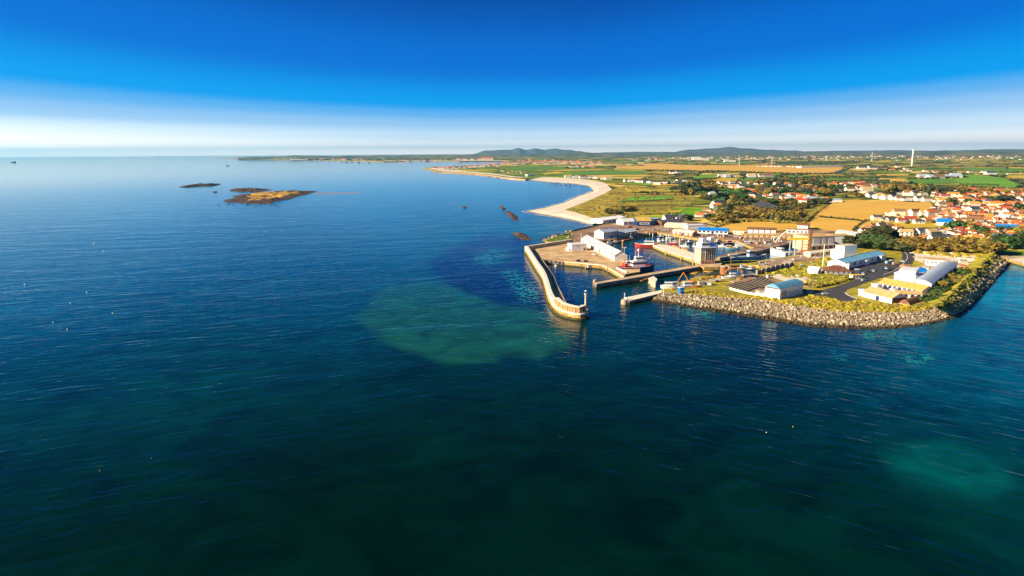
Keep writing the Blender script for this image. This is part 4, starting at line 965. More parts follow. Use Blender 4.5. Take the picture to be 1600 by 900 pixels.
# big beige factory
a, rz, w_ = edge((1266, 392.5), (1303, 390.5)); t = bld('fish_factory', 'big beige factory with flat golden roof and tall white bays', 'factory', a, rz, w_, 26, 13.6, 'flat', .5, 'beige_clad', 'beige_roof')
for i, (u0, u1) in enumerate(((.08, .36), (.47, .60), (.74, .92))): add_box(t, 'bay_panel', 'white_paint', w_ * u0, w_ * u1, -.3, -.02, 6.0, 12.4)
add_box(t, 'canopy', 'cream_render', 0, w_, -2, -.2, 5.2, 5.9)
for i in range(4): add_box(t, 'window', 'glass', w_ * (.08 + .24 * i), w_ * (.2 + .24 * i), -.1, -.02, 1.2, 4.2)
a, rz, w_ = edge((1303.5, 384), (1332, 383.6)); t = bld('factory_annex', 'factory wing with white wall and dark teal side under a brown roof', 'factory wing', a, rz, w_, 18, 10, 'flat', .5, 'white_paint', 'beige_roof')
add_box(t, 'dark_cladding', 'slate', w_ * .48, w_ + .05, -.25, -.02, 3, 9.6)
a, rz, w_ = edge((1304, 404.5), (1318, 406.8)); t = bld('white_block', 'tall white cube building in front of the factory wing', 'building', a, rz, w_, 16, 12.5, 'flat', .4, 'white_paint', 'cream_render', front=(2, 1))
a, rz, w_ = edge((1318.5, 406.5), (1330.5, 403)); t = bld('white_block', 'lower white cube with grey shuttered side beside the tall one', 'building', a, rz, w_, 12, 8.5, 'flat', .4, 'white_paint', 'cream_render')
add_box(t, 'roller_shutter', 'grey_roof', 1, w_ - .6, -.15, -.02, .5, 6.5)
a, rz, w_ = edge((1246, 357.5), (1262, 358.5)); bld('white_cabin', 'white cabin with dark roof where the golden fields meet', 'cabin', a, rz, w_, 9, 4.6, 'gx', 2, 'white_paint', 'brown_tile', front=(3, 1))
a, rz, w_ = edge((1230, 367), (1262, 367.8)); bld('control_hut', 'white walled hut behind the yellow gantry', 'hut', a, rz, w_, 9, 6.5, 'flat', .4, 'white_paint', 'rust', front=(5, 1), win=(2, 1.6))
a, rz, w_ = edge((1305, 366.5), (1336, 371)); bld('grey_shed', 'long low pale blue shed at the corner of the stubble field', 'shed', a, rz, w_, 9, 3.6, 'gx', 1.8, 'white_render', 'grey_roof')
a, rz, w_ = edge((1266, 402.5), (1303, 397.5)); t = bld('arch_store', 'low cream store with red doors under the factory', 'store house', a, rz, w_, 7, 3.8, 'barrel', 1.4, 'cream_render', 'parapet', front=(5, 1), win=(3, 2), wm='brown_tile')
# blue roofed building beyond the car park
a, rz, w_ = edge((1321, 421.0), (1383, 405.5)); t = bld('boat_club', 'long building with sloping bright blue roof beside the car park', 'building', a, rz, w_, 15, 5.0, 'gx', 2.4, 'white_paint', 'blue_roof', front=(7, 1), win=(3, 2.6))
add_box(t, 'porch', 'white_paint', w_ * .42, w_ * .5, -2.4, -.02, 0, 4.2); add_box(t, 'porch', 'grey_roof', w_ * .8, w_ * .92, -3.0, -.02, 0, 5.2)
a, rz, w_ = edge((1300, 421), (1326, 422.5)); t = bld('white_wing', 'flat white wing at the near end of the blue roofed building', 'building', a, rz, w_, 12, 4.6, 'flat', .3, 'white_paint', 'white_paint', front=(2, 1))
a, rz, w_ = edge((1290, 428.5), (1330, 429.5)); t = bld('hip_roof_house', 'low house with wide brown hipped roof before the white wing', 'house', a, rz, w_, 14, 2.8, 'hip', 3.6, 'grey_render', 'brown_tile', front=(5, 1))
a, rz, w_ = edge((1261, 426.5), (1277, 428.5)); t = bld('small_white_shed', 'small white sloping shed alone on the grass', 'shed', a, rz, w_, 7, 2.4, 'gx', 2.8, 'white_paint', 'white_paint', right=(1, 1))
a, rz, w_ = edge((1332, 436.6), (1346, 436.0)); t = bld('kiosk', 'small white kiosk with yellow boards beside the road', 'kiosk', a, rz, w_, 4, 3.0, 'flat', .3, 'white_paint', 'yellow_paint', front=(3, 1))
# compound
a, rz, w_ = edge((1348, 463.5), (1393, 474.8)); t = bld('long_store', 'long white store with golden pitched roof nearest the sea wall', 'store house', a, rz, w_, 12, 3.6, 'gx', 2.8, 'white_paint', 'beige_roof', right=(2, 1), win=(2, 2))
add_box(t, 'end_cladding', 'brown_tile', w_ + .01, w_ + .12, .4, 11.6, .1, 3.5)
a, rz, w_ = edge((1372, 449.5), (1440, 462.5)); t = bld('yellow_roof_shed', 'longest shed with bright yellow roof in the compound', 'shed', a, rz, w_, 13, 3.6, 'gx', 2.6, 'white_paint', 'gold_roof', front=(9, 1), win=(2.4, 1.8))
a, rz, w_ = edge((1403, 444.5), (1428, 447)); t = bld('white_shop', 'tall white flat building with blurred purple sign in the compound', 'shop', a, rz, w_, 18, 10.5, 'flat', .4, 'white_paint', 'white_paint')
b = MB(); dm('purple', (0.22, 0.16, 0.62), rough=.5)
for i in range(7): add_box(t, 'sign_character', 'purple', w_ * (.06 + .085 * i), w_ * (.12 + .085 * i), -.12, -.02, 3.3, 4.5 + .3 * (i % 2))
for i in range(5): add_box(t, 'window', 'glass', w_ * (.1 + .17 * i), w_ * (.2 + .17 * i), -.1, -.02, 6.6, 7.8)
a, rz, w_ = edge((1429, 448), (1440, 443)); bld('lavender_block', 'pale lavender block between the white shop and grey shed', 'building', a, rz, w_, 14, 7.2, 'mono', 1.2, 'grey_roof', 'white_paint', front=(4, 1), win=(1.6, 2.5))
a, rz, w_ = edge((1454, 458.5), (1494, 426)); t = bld('grey_shed', 'huge shed with smooth curved grey roof before the dark shrubs', 'shed', a, rz, w_, 12, 6.6, 'barrel', 2.4, 'white_paint', 'grey_roof')
for i in range(2): add_box(t, 'gable_door', 'navy', -.12, -.02, 1 + 5.5 * i, 5.4 + 5.5 * i, 0, 4.6)
a, rz, w_ = edge((1424, 428.5), (1450, 427.6)); bld('pool_cover', 'bright cyan curved roof behind the white shop', 'building', a, rz, w_, 11, 1.6, 'barrel', 2.4, 'white_paint', 'bright_blue')
a, rz, w_ = edge((1446, 414.5), (1478, 416.5)); bld('white_hall', 'white flat hall behind the grey shed', 'hall', a, rz, w_, 10, 5.0, 'flat', .4, 'white_paint', 'beige_roof', front=(5, 1))
a, rz, w_ = edge((1414, 424.4), (1424, 424.0)); bld('brick_hut', 'small red brick hut beside the cyan roof', 'hut', a, rz, w_, 6, 4, 'barrel', 1.4, 'brick_wall', 'brick_wall')
a, rz, w_ = edge((1400, 466.5), (1440, 468)); bld('lean_shed', 'pale sheds with blue barrel tank by the compound corner', 'shed', a, rz, w_, 7, 3.4, 'gx', 1.4, 'white_paint', 'beige_roof', front=(4, 1), win=(2, 2))
a, rz, w_ = edge((1421, 477), (1440, 471)); bld('striped_tunnel', 'brown curved shelter at the compound corner', 'shelter', a, rz, w_, 6, .6, 'barrel', 2.6, 'white_paint', 'brown_tile')
a, rz, w_ = edge((1341, 460.5), (1350, 462.5)); bld('white_hut', 'small white hut at the left end of the long store', 'hut', a, rz, w_, 4.5, 3.4, 'flat', .2, 'white_paint', 'white_paint')
a, rz, w_ = edge((1361, 452.5), (1370, 454.5)); bld('white_hut', 'white hut between the road and the yellow roofed shed', 'hut', a, rz, w_, 4.5, 4, 'flat', .2, 'white_paint', 'white_paint')
a, rz, w_ = edge((1062.5, 459.5), (1069, 459.0)); t = bld('blue_cabin', 'tiny blue and white cabin on the rock edge', 'cabin', a, rz, w_, 3, 4.2, 'flat', .2, 'bright_blue', 'white_paint'); add_box(t, 'band', 'white_paint', 0, w_, -.1, -.02, 1.8, 2.6)
# glazed control tower
a, rz, w_ = edge((1094.5, 412.8), (1117, 411.5))
t = thing('control_tower', 'glazed harbour control tower with white wheelhouse top', 'tower', a, rz)
add_box(t, 'core', 'grey_render', 0, w_, 0, 11, 0, 14)
add_box(t, 'glass_front', 'glass', w_ * .3, w_ + .08, -.12, 10, 3.2, 13.6)
add_box(t, 'cream_panel', 'beige_clad', -.08, w_ * .27, -.14, 9, 2.6, 11.5)
for i in range(6): add_box(t, 'mullion', 'parapet', w_ * (.3 + .135 * i), w_ * (.3 + .135 * i) + .28, -.34, -.12, 0, 14)
for i in range(4): add_box(t, 'transom', 'steel', w_ * .3, w_, -.26, -.125, 4.6 + 2.6 * i, 4.8 + 2.6 * i)
add_box(t, 'deck', 'white_paint', -1.4, w_ + .6, -1.6, 12, 14, 14.6)
add_box(t, 'wheelhouse', 'white_paint', .6, w_ * .62, .4, 9, 14.6, 18.4)
add_box(t, 'wheelhouse_window', 'glass', .8, w_ * .6, .28, .4, 16.4, 17.8)
add_box(t, 'blue_cabin', 'bright_blue', w_ * .68, w_ * .98, .4, 8, 14.6, 18)
add_box(t, 'upper_cabin', 'white_paint', w_ * .1, w_ * .38, 1.2, 7, 18.4, 22); add_box(t, 'upper_cabin', 'white_paint', w_ * .66, w_ * .92, 1.2, 7, 18.4, 22.5)
for i in range(5):
    b = MB(); b.cyl((w_ * (.05 + .22 * i), -.9, -1), (w_ * (.05 + .22 * i), -.9, 3), .35, n=7); b.build('leg', 'rust', t)
b = MB(); b.cyl((w_ * .5, 5, 18.4), (w_ * .5, 5, 24), .12, n=6); b.build('mast', 'steel', t)
a = G(1130.5, 428, ZL); t = thing('water_tank', 'squat timber brown tank beside the tall pole', 'tank', a)
b = MB(); b.cyl((0, 0, -1), (0, 0, 6.2), 2.9, 2.9, 18); b.build('barrel', 'timber', t)
b = MB(); b.cyl((0, 0, 6.2), (0, 0, 6.5), 3.05, 3.0, 18); b.build('lid', 'beige_clad', t)
for i in range(12):
    an = i / 12 * 6.283; b = MB(); b.cyl((math.cos(an) * 2.95, math.sin(an) * 2.95, 0), (math.cos(an) * 2.95, math.sin(an) * 2.95, 6.2), .12, n=4); b.build('stave', 'rust', t)
# ---------------------------------------------------------------- masts, lamps, gantry, cranes
def mast(name, label, cat, x, y, h, r_=.22, m='pole', arms=0, z=ZL, head=None):
    t = thing(name, label, cat, G(x, y, z))
    b = MB(); b.cyl((0, 0, -.5), (0, 0, h), r_, r_ * .6, 8); b.build('pole', m, t)
    for i in range(arms):
        b = MB(); b.box(-1.5, 1.5, -.12, .12, h - .3 - i * 1.6, h - .1 - i * 1.6); b.build('crossarm', m, t)
    if head:
        b = MB(); b.box(-1.9, 1.9, -.35, .35, h, h + .45); b.build('lamp_head', head, t)
        b = MB(); b.box(-.3, .3, -.3, .3, h - .6, h); b.build('bracket', m, t)
    return t
mast('quay_lamp', 'tall lamp mast with flat head standing in front of the trawler', 'lamp', 975, 411, 13.5, .3, 'pole', head='parapet')
mast('tall_pole', 'tall pole beside the timber tank', 'pole', 1141, 428.5, 17, .25, 'timber')
mast('tall_pole', 'thin pole on the dry dock edge', 'pole', 1195.5, 428, 16, .2, 'timber')
mast('tall_pole', 'thick pale pole with crossarm on the grass before the factory', 'pole', 1285.5, 415, 18, .5, 'parapet', arms=1)
mast('tall_pole', 'white pole behind the white store house', 'pole', 908, 377, 9, .22, 'white_paint')
mast('tall_pole', 'short white post on the shore beside the rock wall', 'post', 1036.5, 461, 6.5, .25, 'parapet')
mast('tall_pole', 'white lamp post before the harbour office sheds', 'pole', 977.5, 366, 9, .22, 'white_paint')
mast('tall_pole', 'thin flag pole on the curved jetty', 'pole', 1150, 400, 5, .15, 'white_paint')
mast('tall_pole', 'slender pole in the woods behind the golden field', 'pole', 1204.5, 347, 13, .2, 'pole')
for i, (x, y) in enumerate([(1164, 376), (1173, 376), (1187, 377), (1193, 378)]): mast('fence_post', 'white post, ' + ORD[i] + ' from the left behind the dock', 'post', x, y, 4, .25, 'parapet', arms=1)
# dockside lifting frame
a, rz, w_ = edge((1231, 399), (1264, 399)); t = thing('dock_gantry', 'yellow beam gantry crane at the head of the slipway', 'crane', a, rz)
for u in (.05, .3, .62): add_box(t, 'leg', 'grey_roof' if u < .4 else 'timber', w_ * u, w_ * u + .9, 0, .9, 0, 14.5)
add_box(t, 'beam', 'yellow_paint', -1, w_, -.4, 1.4, 14.5, 16.6)
add_box(t, 'mast', 'brown_tile', w_ - 1.2, w_ + 1.4, -.5, 2, 0, 24)
for i in range(5): add_box(t, 'platform', 'orange_paint' if i % 2 else 'beige_clad', w_ * .66, w_ - 1.2, -.5, 2, 2 + 2.5 * i, 2.6 + 2.5 * i)
for i in range(6):
    b = MB(); b.cyl((w_ * .4, -.2, 3 + 2 * (i // 2)), (w_ * .62, -.2, 3 + 2 * (i // 2) + (2 if i % 2 else 0)), .16, n=5); b.build('brace', 'parapet', t)
t = thing('conveyor_arch', 'curved cream conveyor pipe arching over the dock store', 'conveyor', G(1210, 380, ZL))
o0 = G(1210, 380, ZL); b = MB(); pts_ = []
for i in range(15):
    th = i / 14; x = 1 + 22 * th; z = 1.5 + 13 * math.sin(th * math.pi * .62); pts_.append(Vector((x, 2 * th, z)))
for i in range(14): b.cyl(pts_[i], pts_[i + 1], .6, n=8)
b.build('pipe', 'parapet', t)
b = MB()
for i in range(16):
    a0, a1 = i / 16 * 6.283, (i + 1) / 16 * 6.283
    b.cyl((2 + 3 * math.cos(a0), 0, 4 + 3.4 * math.sin(a0)), (2 + 3 * math.cos(a1), 0, 4 + 3.4 * math.sin(a1)), .45, n=6)
b.build('hoop', 'parapet', t)
b = MB()
for x in (8, 15): b.cyl((x, 1, 0), (x, 1, 9), .25, n=6)
b.build('support', 'steel', t)
# orange A-frame excavator at the point
def excavator(x, y, rz, label, boom=6.5):
    t = thing('excavator', label, 'excavator', G(x, y, ZL), rz)
    for s in (-1, 1): add_box(t, 'track', 'dark', -1.9, 1.9, s * 1.1 - .35, s * 1.1 + .35, 0, .9)
    add_box(t, 'house', 'orange_paint', -1.9, 1.2, -1.3, 1.3, .9, 2.4)
    add_box(t, 'cab', 'glass', .2, 1.7, -1.3, -.2, 1.6, 3.2)
    b = MB(); b.cyl((1.2, .3, 1.8), (boom * .55, .3, boom * .9), .42, .32, 6); b.build('boom', 'orange_paint', t)
    b = MB(); b.cyl((boom * .55, .3, boom * .9), (boom, .3, 1.2), .32, .25, 6); b.build('arm', 'orange_paint', t)
    add_box(t, 'bucket', 'rust', boom - .6, boom + .5, -.3, .9, .1, 1.2)
excavator(1078, 442.5, math.pi - .15, 'orange excavator with folded arm at the edge of the point', 9)
excavator(1126, 435.5, .3, 'yellow orange digger working beside the orange arch', 5)
a = G(1133, 434, ZL); t = thing('orange_arch', 'orange arched boat lift frame around a white cruiser', 'boat lift', a, .1)
b = MB(); q = []
for i in range(13):
    th = math.pi * i / 12; q.append(Vector((7 - 7 * math.cos(th) * (1 if th < 1.6 else .95), 0, 4.2 + 3.2 * math.sin(th))))
for i in range(12): b.cyl(q[i], q[i + 1], .55, n=7)
b.build('arch', 'orange_paint', t)
for x in (0, 13.6): add_box(t, 'leg', 'rust', x - .4, x + .4, -.4, .4, 0, 4.3)
# ---------------------------------------------------------------- boats
CWB = {'white_paint': 'white', 'navy': 'dark blue', 'red_paint': 'red', 'blue_roof': 'light blue', 'orange_paint': 'orange'}
def boat(x, y, L_, rz, label, hull='navy', top='white_paint', deck='timber', mast_h=0, cabin=(.1, .45), cat='boat', name='fishing_boat', beam=.3, hh=.16, boom=False, z=0.0, group=None, arch=None):
    t = thing(name, label, cat, G(x, y, z), rz, group)
    W = L_ * beam; Hh = L_ * hh; b = MB()
    st_ = [(-.5, .72, .9), (-.3, .92, .86), (0, 1, .85), (.25, .86, .95), (.4, .5, 1.12), (.5, .04, 1.3)]
    vs = []
    for u, wv_, sh in st_:
        vs += [(u * L_, -W / 2 * wv_, Hh * sh), (u * L_ * .94, -W / 2 * wv_ * .7, -.3), (u * L_ * .94, W / 2 * wv_ * .7, -.3), (u * L_, W / 2 * wv_, Hh * sh)]
    fs = []
    for i in range(5):
        for j_ in range(3): fs.append((4 * i + j_, 4 * i + j_ + 1, 4 * i + 5 + j_, 4 * i + 4 + j_))
    fs.append((0, 3, 2, 1))
    b.add(vs, fs); b.build('hull', hull, t)
    b = MB(); vs = []
    for u, wv_, sh in st_: vs += [(u * L_ * .98, -W / 2 * wv_ * .94, Hh * sh - .25), (u * L_ * .98, W / 2 * wv_ * .94, Hh * sh - .25)]
    b.add(vs, [(2 * i, 2 * i + 2, 2 * i + 3, 2 * i + 1) for i in range(5)]); b.build('deck', deck, t)
    b = MB()
    for s in (-1, 1):
        for i in range(5):
            p0 = Vector((st_[i][0] * L_, s * W / 2 * st_[i][1], Hh * st_[i][2])); p1 = Vector((st_[i + 1][0] * L_, s * W / 2 * st_[i + 1][1], Hh * st_[i + 1][2])); b.cyl(p0, p1, .14, n=4)
    b.build('rail', 'white_paint', t)
    if cabin:
        x0, x1 = cabin[0] * L_ - L_ * .05, cabin[1] * L_ - L_ * .05; ch = L_ * .13 + .8
        wh = add_box(t, 'wheelhouse', top, x0, x1, -W * .3, W * .3, Hh * .7, Hh * .8 + ch)
        b = MB(); b.box(x0 - .05, x1 + .05, -W * .3 - .05, W * .3 + .05, Hh * .8 + ch * .5, Hh * .8 + ch * .8); b.build('window_band', 'glass', wh)
        b = MB(); b.box(x0 - .3, x1 + .3, -W * .34, W * .34, Hh * .8 + ch, Hh * .8 + ch + .2); b.build('wheelhouse_roof', 'white_paint', wh)
    if mast_h:
        b = MB(); b.cyl((-.05 * L_, 0, Hh * .6), (-.05 * L_, 0, mast_h), .16, .1, 6); b.build('mast', 'parapet', t)
        if boom:
            b = MB(); b.cyl((-.05 * L_, 0, mast_h * .45), (-.42 * L_, 0, mast_h * .8), .12, n=5); b.build('boom', 'yellow_paint', t)
    if arch:
        b = MB(); b.cyl((-.4 * L_, -W * .35, Hh * .6), (-.4 * L_, -W * .35, Hh + 3.4), .15, n=5); b.cyl((-.4 * L_, W * .35, Hh * .6), (-.4 * L_, W * .35, Hh + 3.4), .15, n=5); b.cyl((-.4 * L_, -W * .35, Hh + 3.4), (-.4 * L_, W * .35, Hh + 3.4), .15, n=5)
        b.build('stern_gantry', arch, t)
    return t
tw = boat(995, 424.5, 33, R(14), 'big trawler with dark blue hull and red deck gear at the quay tip', hull='navy', deck='red_paint', mast_h=18, cabin=(-.1, .25), cat='trawler', name='trawler', boom=True, arch='orange_paint')
add_box(tw, 'bridge', 'white_paint', -2, 4.5, -2.2, 2.2, 9.8, 13)
add_box(tw, 'bridge_window', 'glass', -2.1, 4.6, -2.3, 2.3, 11.2, 12.3)
b = MB(); b.cyl((1, 0, 13), (1, 0, 20), .35, .2, 7); b.blob((1, 0, 18.2), 1.1, 1.1, .9, 2, 0); b.build('radar_mast', 'white_paint', tw)
b = MB(); b.cyl((-11, -3, 6.2), (-11, 3, 6.2), 1.5, n=12); b.build('net_drum', 'red_paint', tw)
b = MB(); b.cyl((-8, 0, 5), (-14, 0, 14), .25, n=6); b.cyl((9, 0, 6), (13, 0, 15), .25, n=6); b.build('derrick', 'orange_paint', tw)
for s_ in (-1, 1): add_box(tw, 'gear_box', 'rust' if s_ > 0 else 'red_paint', 6, 10, s_ * 2.2 - .9, s_ * 2.2 + .9, 4.6, 6.6)
t = boat(985, 417.5, 18, R(20), 'white and orange cabin boat behind the trawler at the quay tip', hull='white_paint', top='white_paint', deck='orange_paint', mast_h=11, cabin=(-.2, .3), z=ZL - 2.5, cat='boat')
boat(1008, 386, 22, R(172), 'red and white fishing boat moored at the end of the finger quay', hull='red_paint', top='white_paint', deck='parapet', mast_h=10, cabin=(-.35, .1), arch='parapet', cat='boat')
boat(1017, 383.5, 12, R(-10), 'small dark blue hull tucked behind the red and white boat', hull='navy', deck='slate', mast_h=0, cabin=None)
boat(1135.5, 381.8, 13, R(10), 'boat with red and purple cabin in the dark right basin', hull='navy', top='red_paint', mast_h=5)
boat(1143, 389.8, 13, R(175), 'small pale green boat moored by the curved jetty', hull='blue_roof', top='yellow_paint', deck='leaf_green')
boat(1161, 384.5, 17, R(-18), 'grey blue launch pulled up on the slip of the right basin', hull='grey_roof', top='grey_roof', deck='beige_clad', z=.4)
boat(1152, 381.5, 14, R(-22), 'dark open boat with yellow gunwale on the slip', hull='dark', deck='gold_roof', cabin=None, z=.3)
boat(1171, 404.2, 36, R(14), 'long blue grey barge moored in the dock', hull='grey_roof', top='grey_roof', deck='blue_roof', cabin=(.0, .12), beam=.2, hh=.08)
boat(1142, 406, 16, R(8), 'blue hulled boat at the mouth of the dock', hull='blue_roof', deck='slate', cabin=(-.1, .2))
boat(1216, 399.5, 22, R(112), 'white hulled yacht bow up in the dry dock', hull='white_paint', deck='parapet', cabin=(-.2, .1), cat='yacht', name='yacht', beam=.28, hh=.24)
boat(1139, 434.8, 12, R(5), 'white cruiser under the orange boat lift', hull='white_paint', deck='white_paint', z=ZL + .6, cat='cruiser', name='cruiser')
boat(1132, 418.5, 9, R(-30), 'small white boat beached beside the control tower', hull='white_paint', deck='navy', cabin=None)
boat(1074, 448.5, 11, R(12), 'white upturned workboat beside the orange excavator', hull='white_paint', deck='white_paint', cabin=(-.2, .3), z=ZL + .3)
boat(1046, 450, 13, R(-5), 'white motor boat stored ashore on the left of the point', hull='white_paint', deck='white_paint', cabin=(-.2, .2), z=ZL + .3)
boat(1056, 447.8, 10, R(15), 'second white motor boat stored ashore on the point', hull='white_paint', deck='parapet', cabin=(-.3, .1), z=ZL + .3)
boat(1084, 448.5, 9, R(0), 'orange dinghy ashore between the boats on the point', hull='orange_paint', deck='rust', cabin=None, z=ZL + .3)
boat(1095, 377.6, 14, R(100), 'light blue boat moored beside the control tower', hull='blue_roof', deck='white_paint', cabin=(-.2, .1))
MB_ = [(1029, 377, 9, 100, 'white_paint', 8), (1036, 377.5, 8, 95, 'navy', 7), (1053, 381, 10, 170, 'red_paint', 9), (1070, 386, 9, 160, 'white_paint', 8), (1078, 380, 11, 20, 'blue_roof', 10), (1068, 376.5, 9, 10, 'orange_paint', 7), (1084, 385, 8, 80, 'white_paint', 9), (1048, 373.5, 12, 5, 'white_paint', 9), (1034, 371, 11, 8, 'navy', 9),
       (952, 382, 10, 15, 'white_paint', 7), (962, 380, 9, 12, 'red_paint', 0), (986, 374.5, 10, 10, 'blue_roof', 8), (996, 371.5, 9, 8, 'white_paint', 9), (1122, 379, 9, 20, 'orange_paint', 7), (1128, 385.5, 8, 160, 'white_paint', 0), (1150, 387.5, 8, -20, 'red_paint', 5), (1126, 376, 10, 5, 'white_paint', 8), (1160, 420, 9, 10, 'white_paint', 0), (1172, 422, 8, -8, 'navy', 6),
       (868, 417, 7, 80, 'white_paint', 0), (921, 419.5, 8, 20, 'orange_paint', 4)]
PLC = ['inner end of the finger quay', 'third berth along the finger quay', 'middle of the inner basin', 'finger quay flank', 'north east of the inner basin', 'north quay, beside the brick store', 'beside the control tower wall', 'north quay below the brick store', 'north quay near its corner', 'west end of the office walkway', 'office walkway, second berth', 'fish market walkway', 'corner of the fish market', 'top left of the right basin', 'lower left of the right basin', 'slip foot in the right basin', 'top of the right basin', 'small dock by the striped yard', 'small dock by the old wall', 'inside of the long curving pier', 'under the kerb of the west quay']
for (x, y, L_, a_, hm, mh), pl_ in zip(MB_, PLC): boat(x, y, L_, R(a_), f'small {CWB[hm]} boat moored at the {pl_}', hull=hm, deck='parapet', mast_h=mh, cabin=(-.15, .2), name='small_boat', group='small boats moored in the harbour')
boat(21, 254.2, 60, R(20), 'tiny dark ship far out near the left horizon', hull='dark', top='grey_render', deck='dark', cat='ship', name='ship')
boat(355.5, 259, 26, R(0), 'tiny dark boat far off the headland', hull='dark', deck='dark', cat='boat')
for i, (x, y) in enumerate([(533, 253.4), (541, 253.8), (549, 253.2), (560, 254.1), (576, 254.4)]):
    boat(x, y, 34, R(10 * i), 'small white boat moored off the far shore, ' + ORD[i] + ' from the left', hull='white_paint', deck='white_paint', cat='boat', name='moored_boat', group='white boats moored off the far shore')
for i, (x, y) in enumerate([(147, 380.5), (38.5, 444.5), (135.5, 457), (110, 474), (176, 489.5), (83, 504), (105, 515), (236.5, 716), (156, 736), (1239, 667), (1197.5, 676), (161, 392)]):
    wh = ['alone farthest out on the left', 'at the left edge of the sea', 'cream, above the trio at left', 'middle of the left cluster', 'yellow, right of the left cluster', 'left of the lowest pair', 'lowest of the left cluster', 'alone in the dark green water', 'orange, lower left dark water', 'yellow, below the sea wall', 'white, below the sea wall', 'tiny white, second farthest out'][i]
    t = thing('mooring_buoy', 'small floating buoy ' + wh, 'buoy', G(x, y, 0), 0, 'buoys scattered on the open sea')
    s = .62 * mpp(x, y) * (1.25 if i not in (7, 11) else .7)
    b = MB(); b.blob((0, 0, s * .3), s, s, s * .9, 2, 0); b.build('float', 'orange_paint' if i == 8 else 'yellow_paint' if i in (4, 9) else 'parapet', t, smooth=True)
    b = MB(); b.cyl((0, 0, s), (0, 0, s * 1.9), s * .16, n=6); b.build('ring_post', 'steel', t)
# ---------------------------------------------------------------- cars
def car(x, y, rz, label, col, van=False):
    t = thing('parked_car' if not van else 'parked_van', label, 'van' if van else 'car', G(x, y, ZL + .12), R(rz))
    L_ = 4.4 if not van else 5.6; hh = .95 if not van else 1.5
    b = MB(); b.box(-L_ / 2, L_ / 2, -.88, .88, .3, hh); b.build('body', col, t)
    b = MB(); x0, x1 = (-L_ * .36, L_ * .22) if not van else (-L_ * .48, L_ * .3)
    zt = 1.5 if not van else 2.2
    b.add([(x0, -.8, hh), (x1 + .5, -.8, hh), (x1 + .5, .8, hh), (x0, .8, hh), (x0 + .35, -.68, zt), (x1, -.68, zt), (x1, .68, zt), (x0 + .35, .68, zt)], [(4, 5, 6, 7), (0, 1, 5, 4), (1, 2, 6, 5), (2, 3, 7, 6), (3, 0, 4, 7)]); b.build('cabin', 'glass', t)
    b = MB(); b.box(x0 + .3, x1, -.7, .7, zt, zt + .06); b.build('car_roof', col, t)
    me = cached('wheel', lambda: (lambda q: (q.cyl((0, -.11, 0), (0, .11, 0), .33, n=10), q.mesh('wheel', 'dark'))[1])(MB()))
    for sx_ in (-.31, .31):
        for sy_ in (-.85, .85): link('wheel', me, t, (sx_ * L_, sy_, .33))
for m_, c_ in (('car_silver', (.55, .57, .6)), ('car_black', (.02, .02, .025)), ('car_red', (.45, .03, .02)), ('car_blue', (.03, .10, .35)), ('car_white', (.8, .8, .8))): dm(m_, c_, rough=.25, var=.03)
for a_ in [(1289.5, 460, 5, 'silver car parked alone at the edge of the turning area', 'car_silver'), (904, 408.5, 12, 'black car at the edge of the west quay', 'car_black'), (915, 409, 8, 'second black car on the west quay edge, nearer the long shed', 'car_black'),
           (1257, 455, -12, 'dark car in the row beside the blue roofed warehouse', 'car_black'), (1262, 456.5, -12, 'blue car in the row beside the blue roofed warehouse', 'car_blue'), (1266, 458, -12, 'silver car at the end of the warehouse row', 'car_silver'),
           (1334, 428, 70, 'red car in the car park below the blue roof', 'car_red'), (1341, 427, 70, 'blue car in the car park below the blue roof', 'car_blue'), (1348, 429, 70, 'white car in the car park below the blue roof', 'car_white'),
           (1356, 425, 70, 'black car in the middle of the car park', 'car_black'), (1364, 424, 70, 'silver car in the middle of the car park', 'car_silver'), (1376, 421, 70, 'blue car in the right half of the car park', 'car_blue'), (1384, 420, 65, 'white car in the right half of the car park', 'car_white'),
           (1391, 423, 20, 'black car nearest the curving road in the car park', 'car_black'), (1410, 409, 80, 'white car driving on the curving road', 'car_white'), (1350, 438.5, 20, 'silver car on the road beside the kiosk', 'car_silver')]: car(*a_)
for a_ in [(1448, 466, 20, 'blue van parked in front of the yellow roofed shed', 'car_blue', True), (1392, 446, -20, 'white van beside the white shop', 'car_white', True), (1386, 446, 0, 'white box van with round sign at the compound gate', 'car_white', True), (1215, 376.5, 0, 'bright blue van behind the dock', 'car_blue', True), (985, 356, 10, 'orange brown van on the north quay yard', 'car_red', True)]: car(*a_)
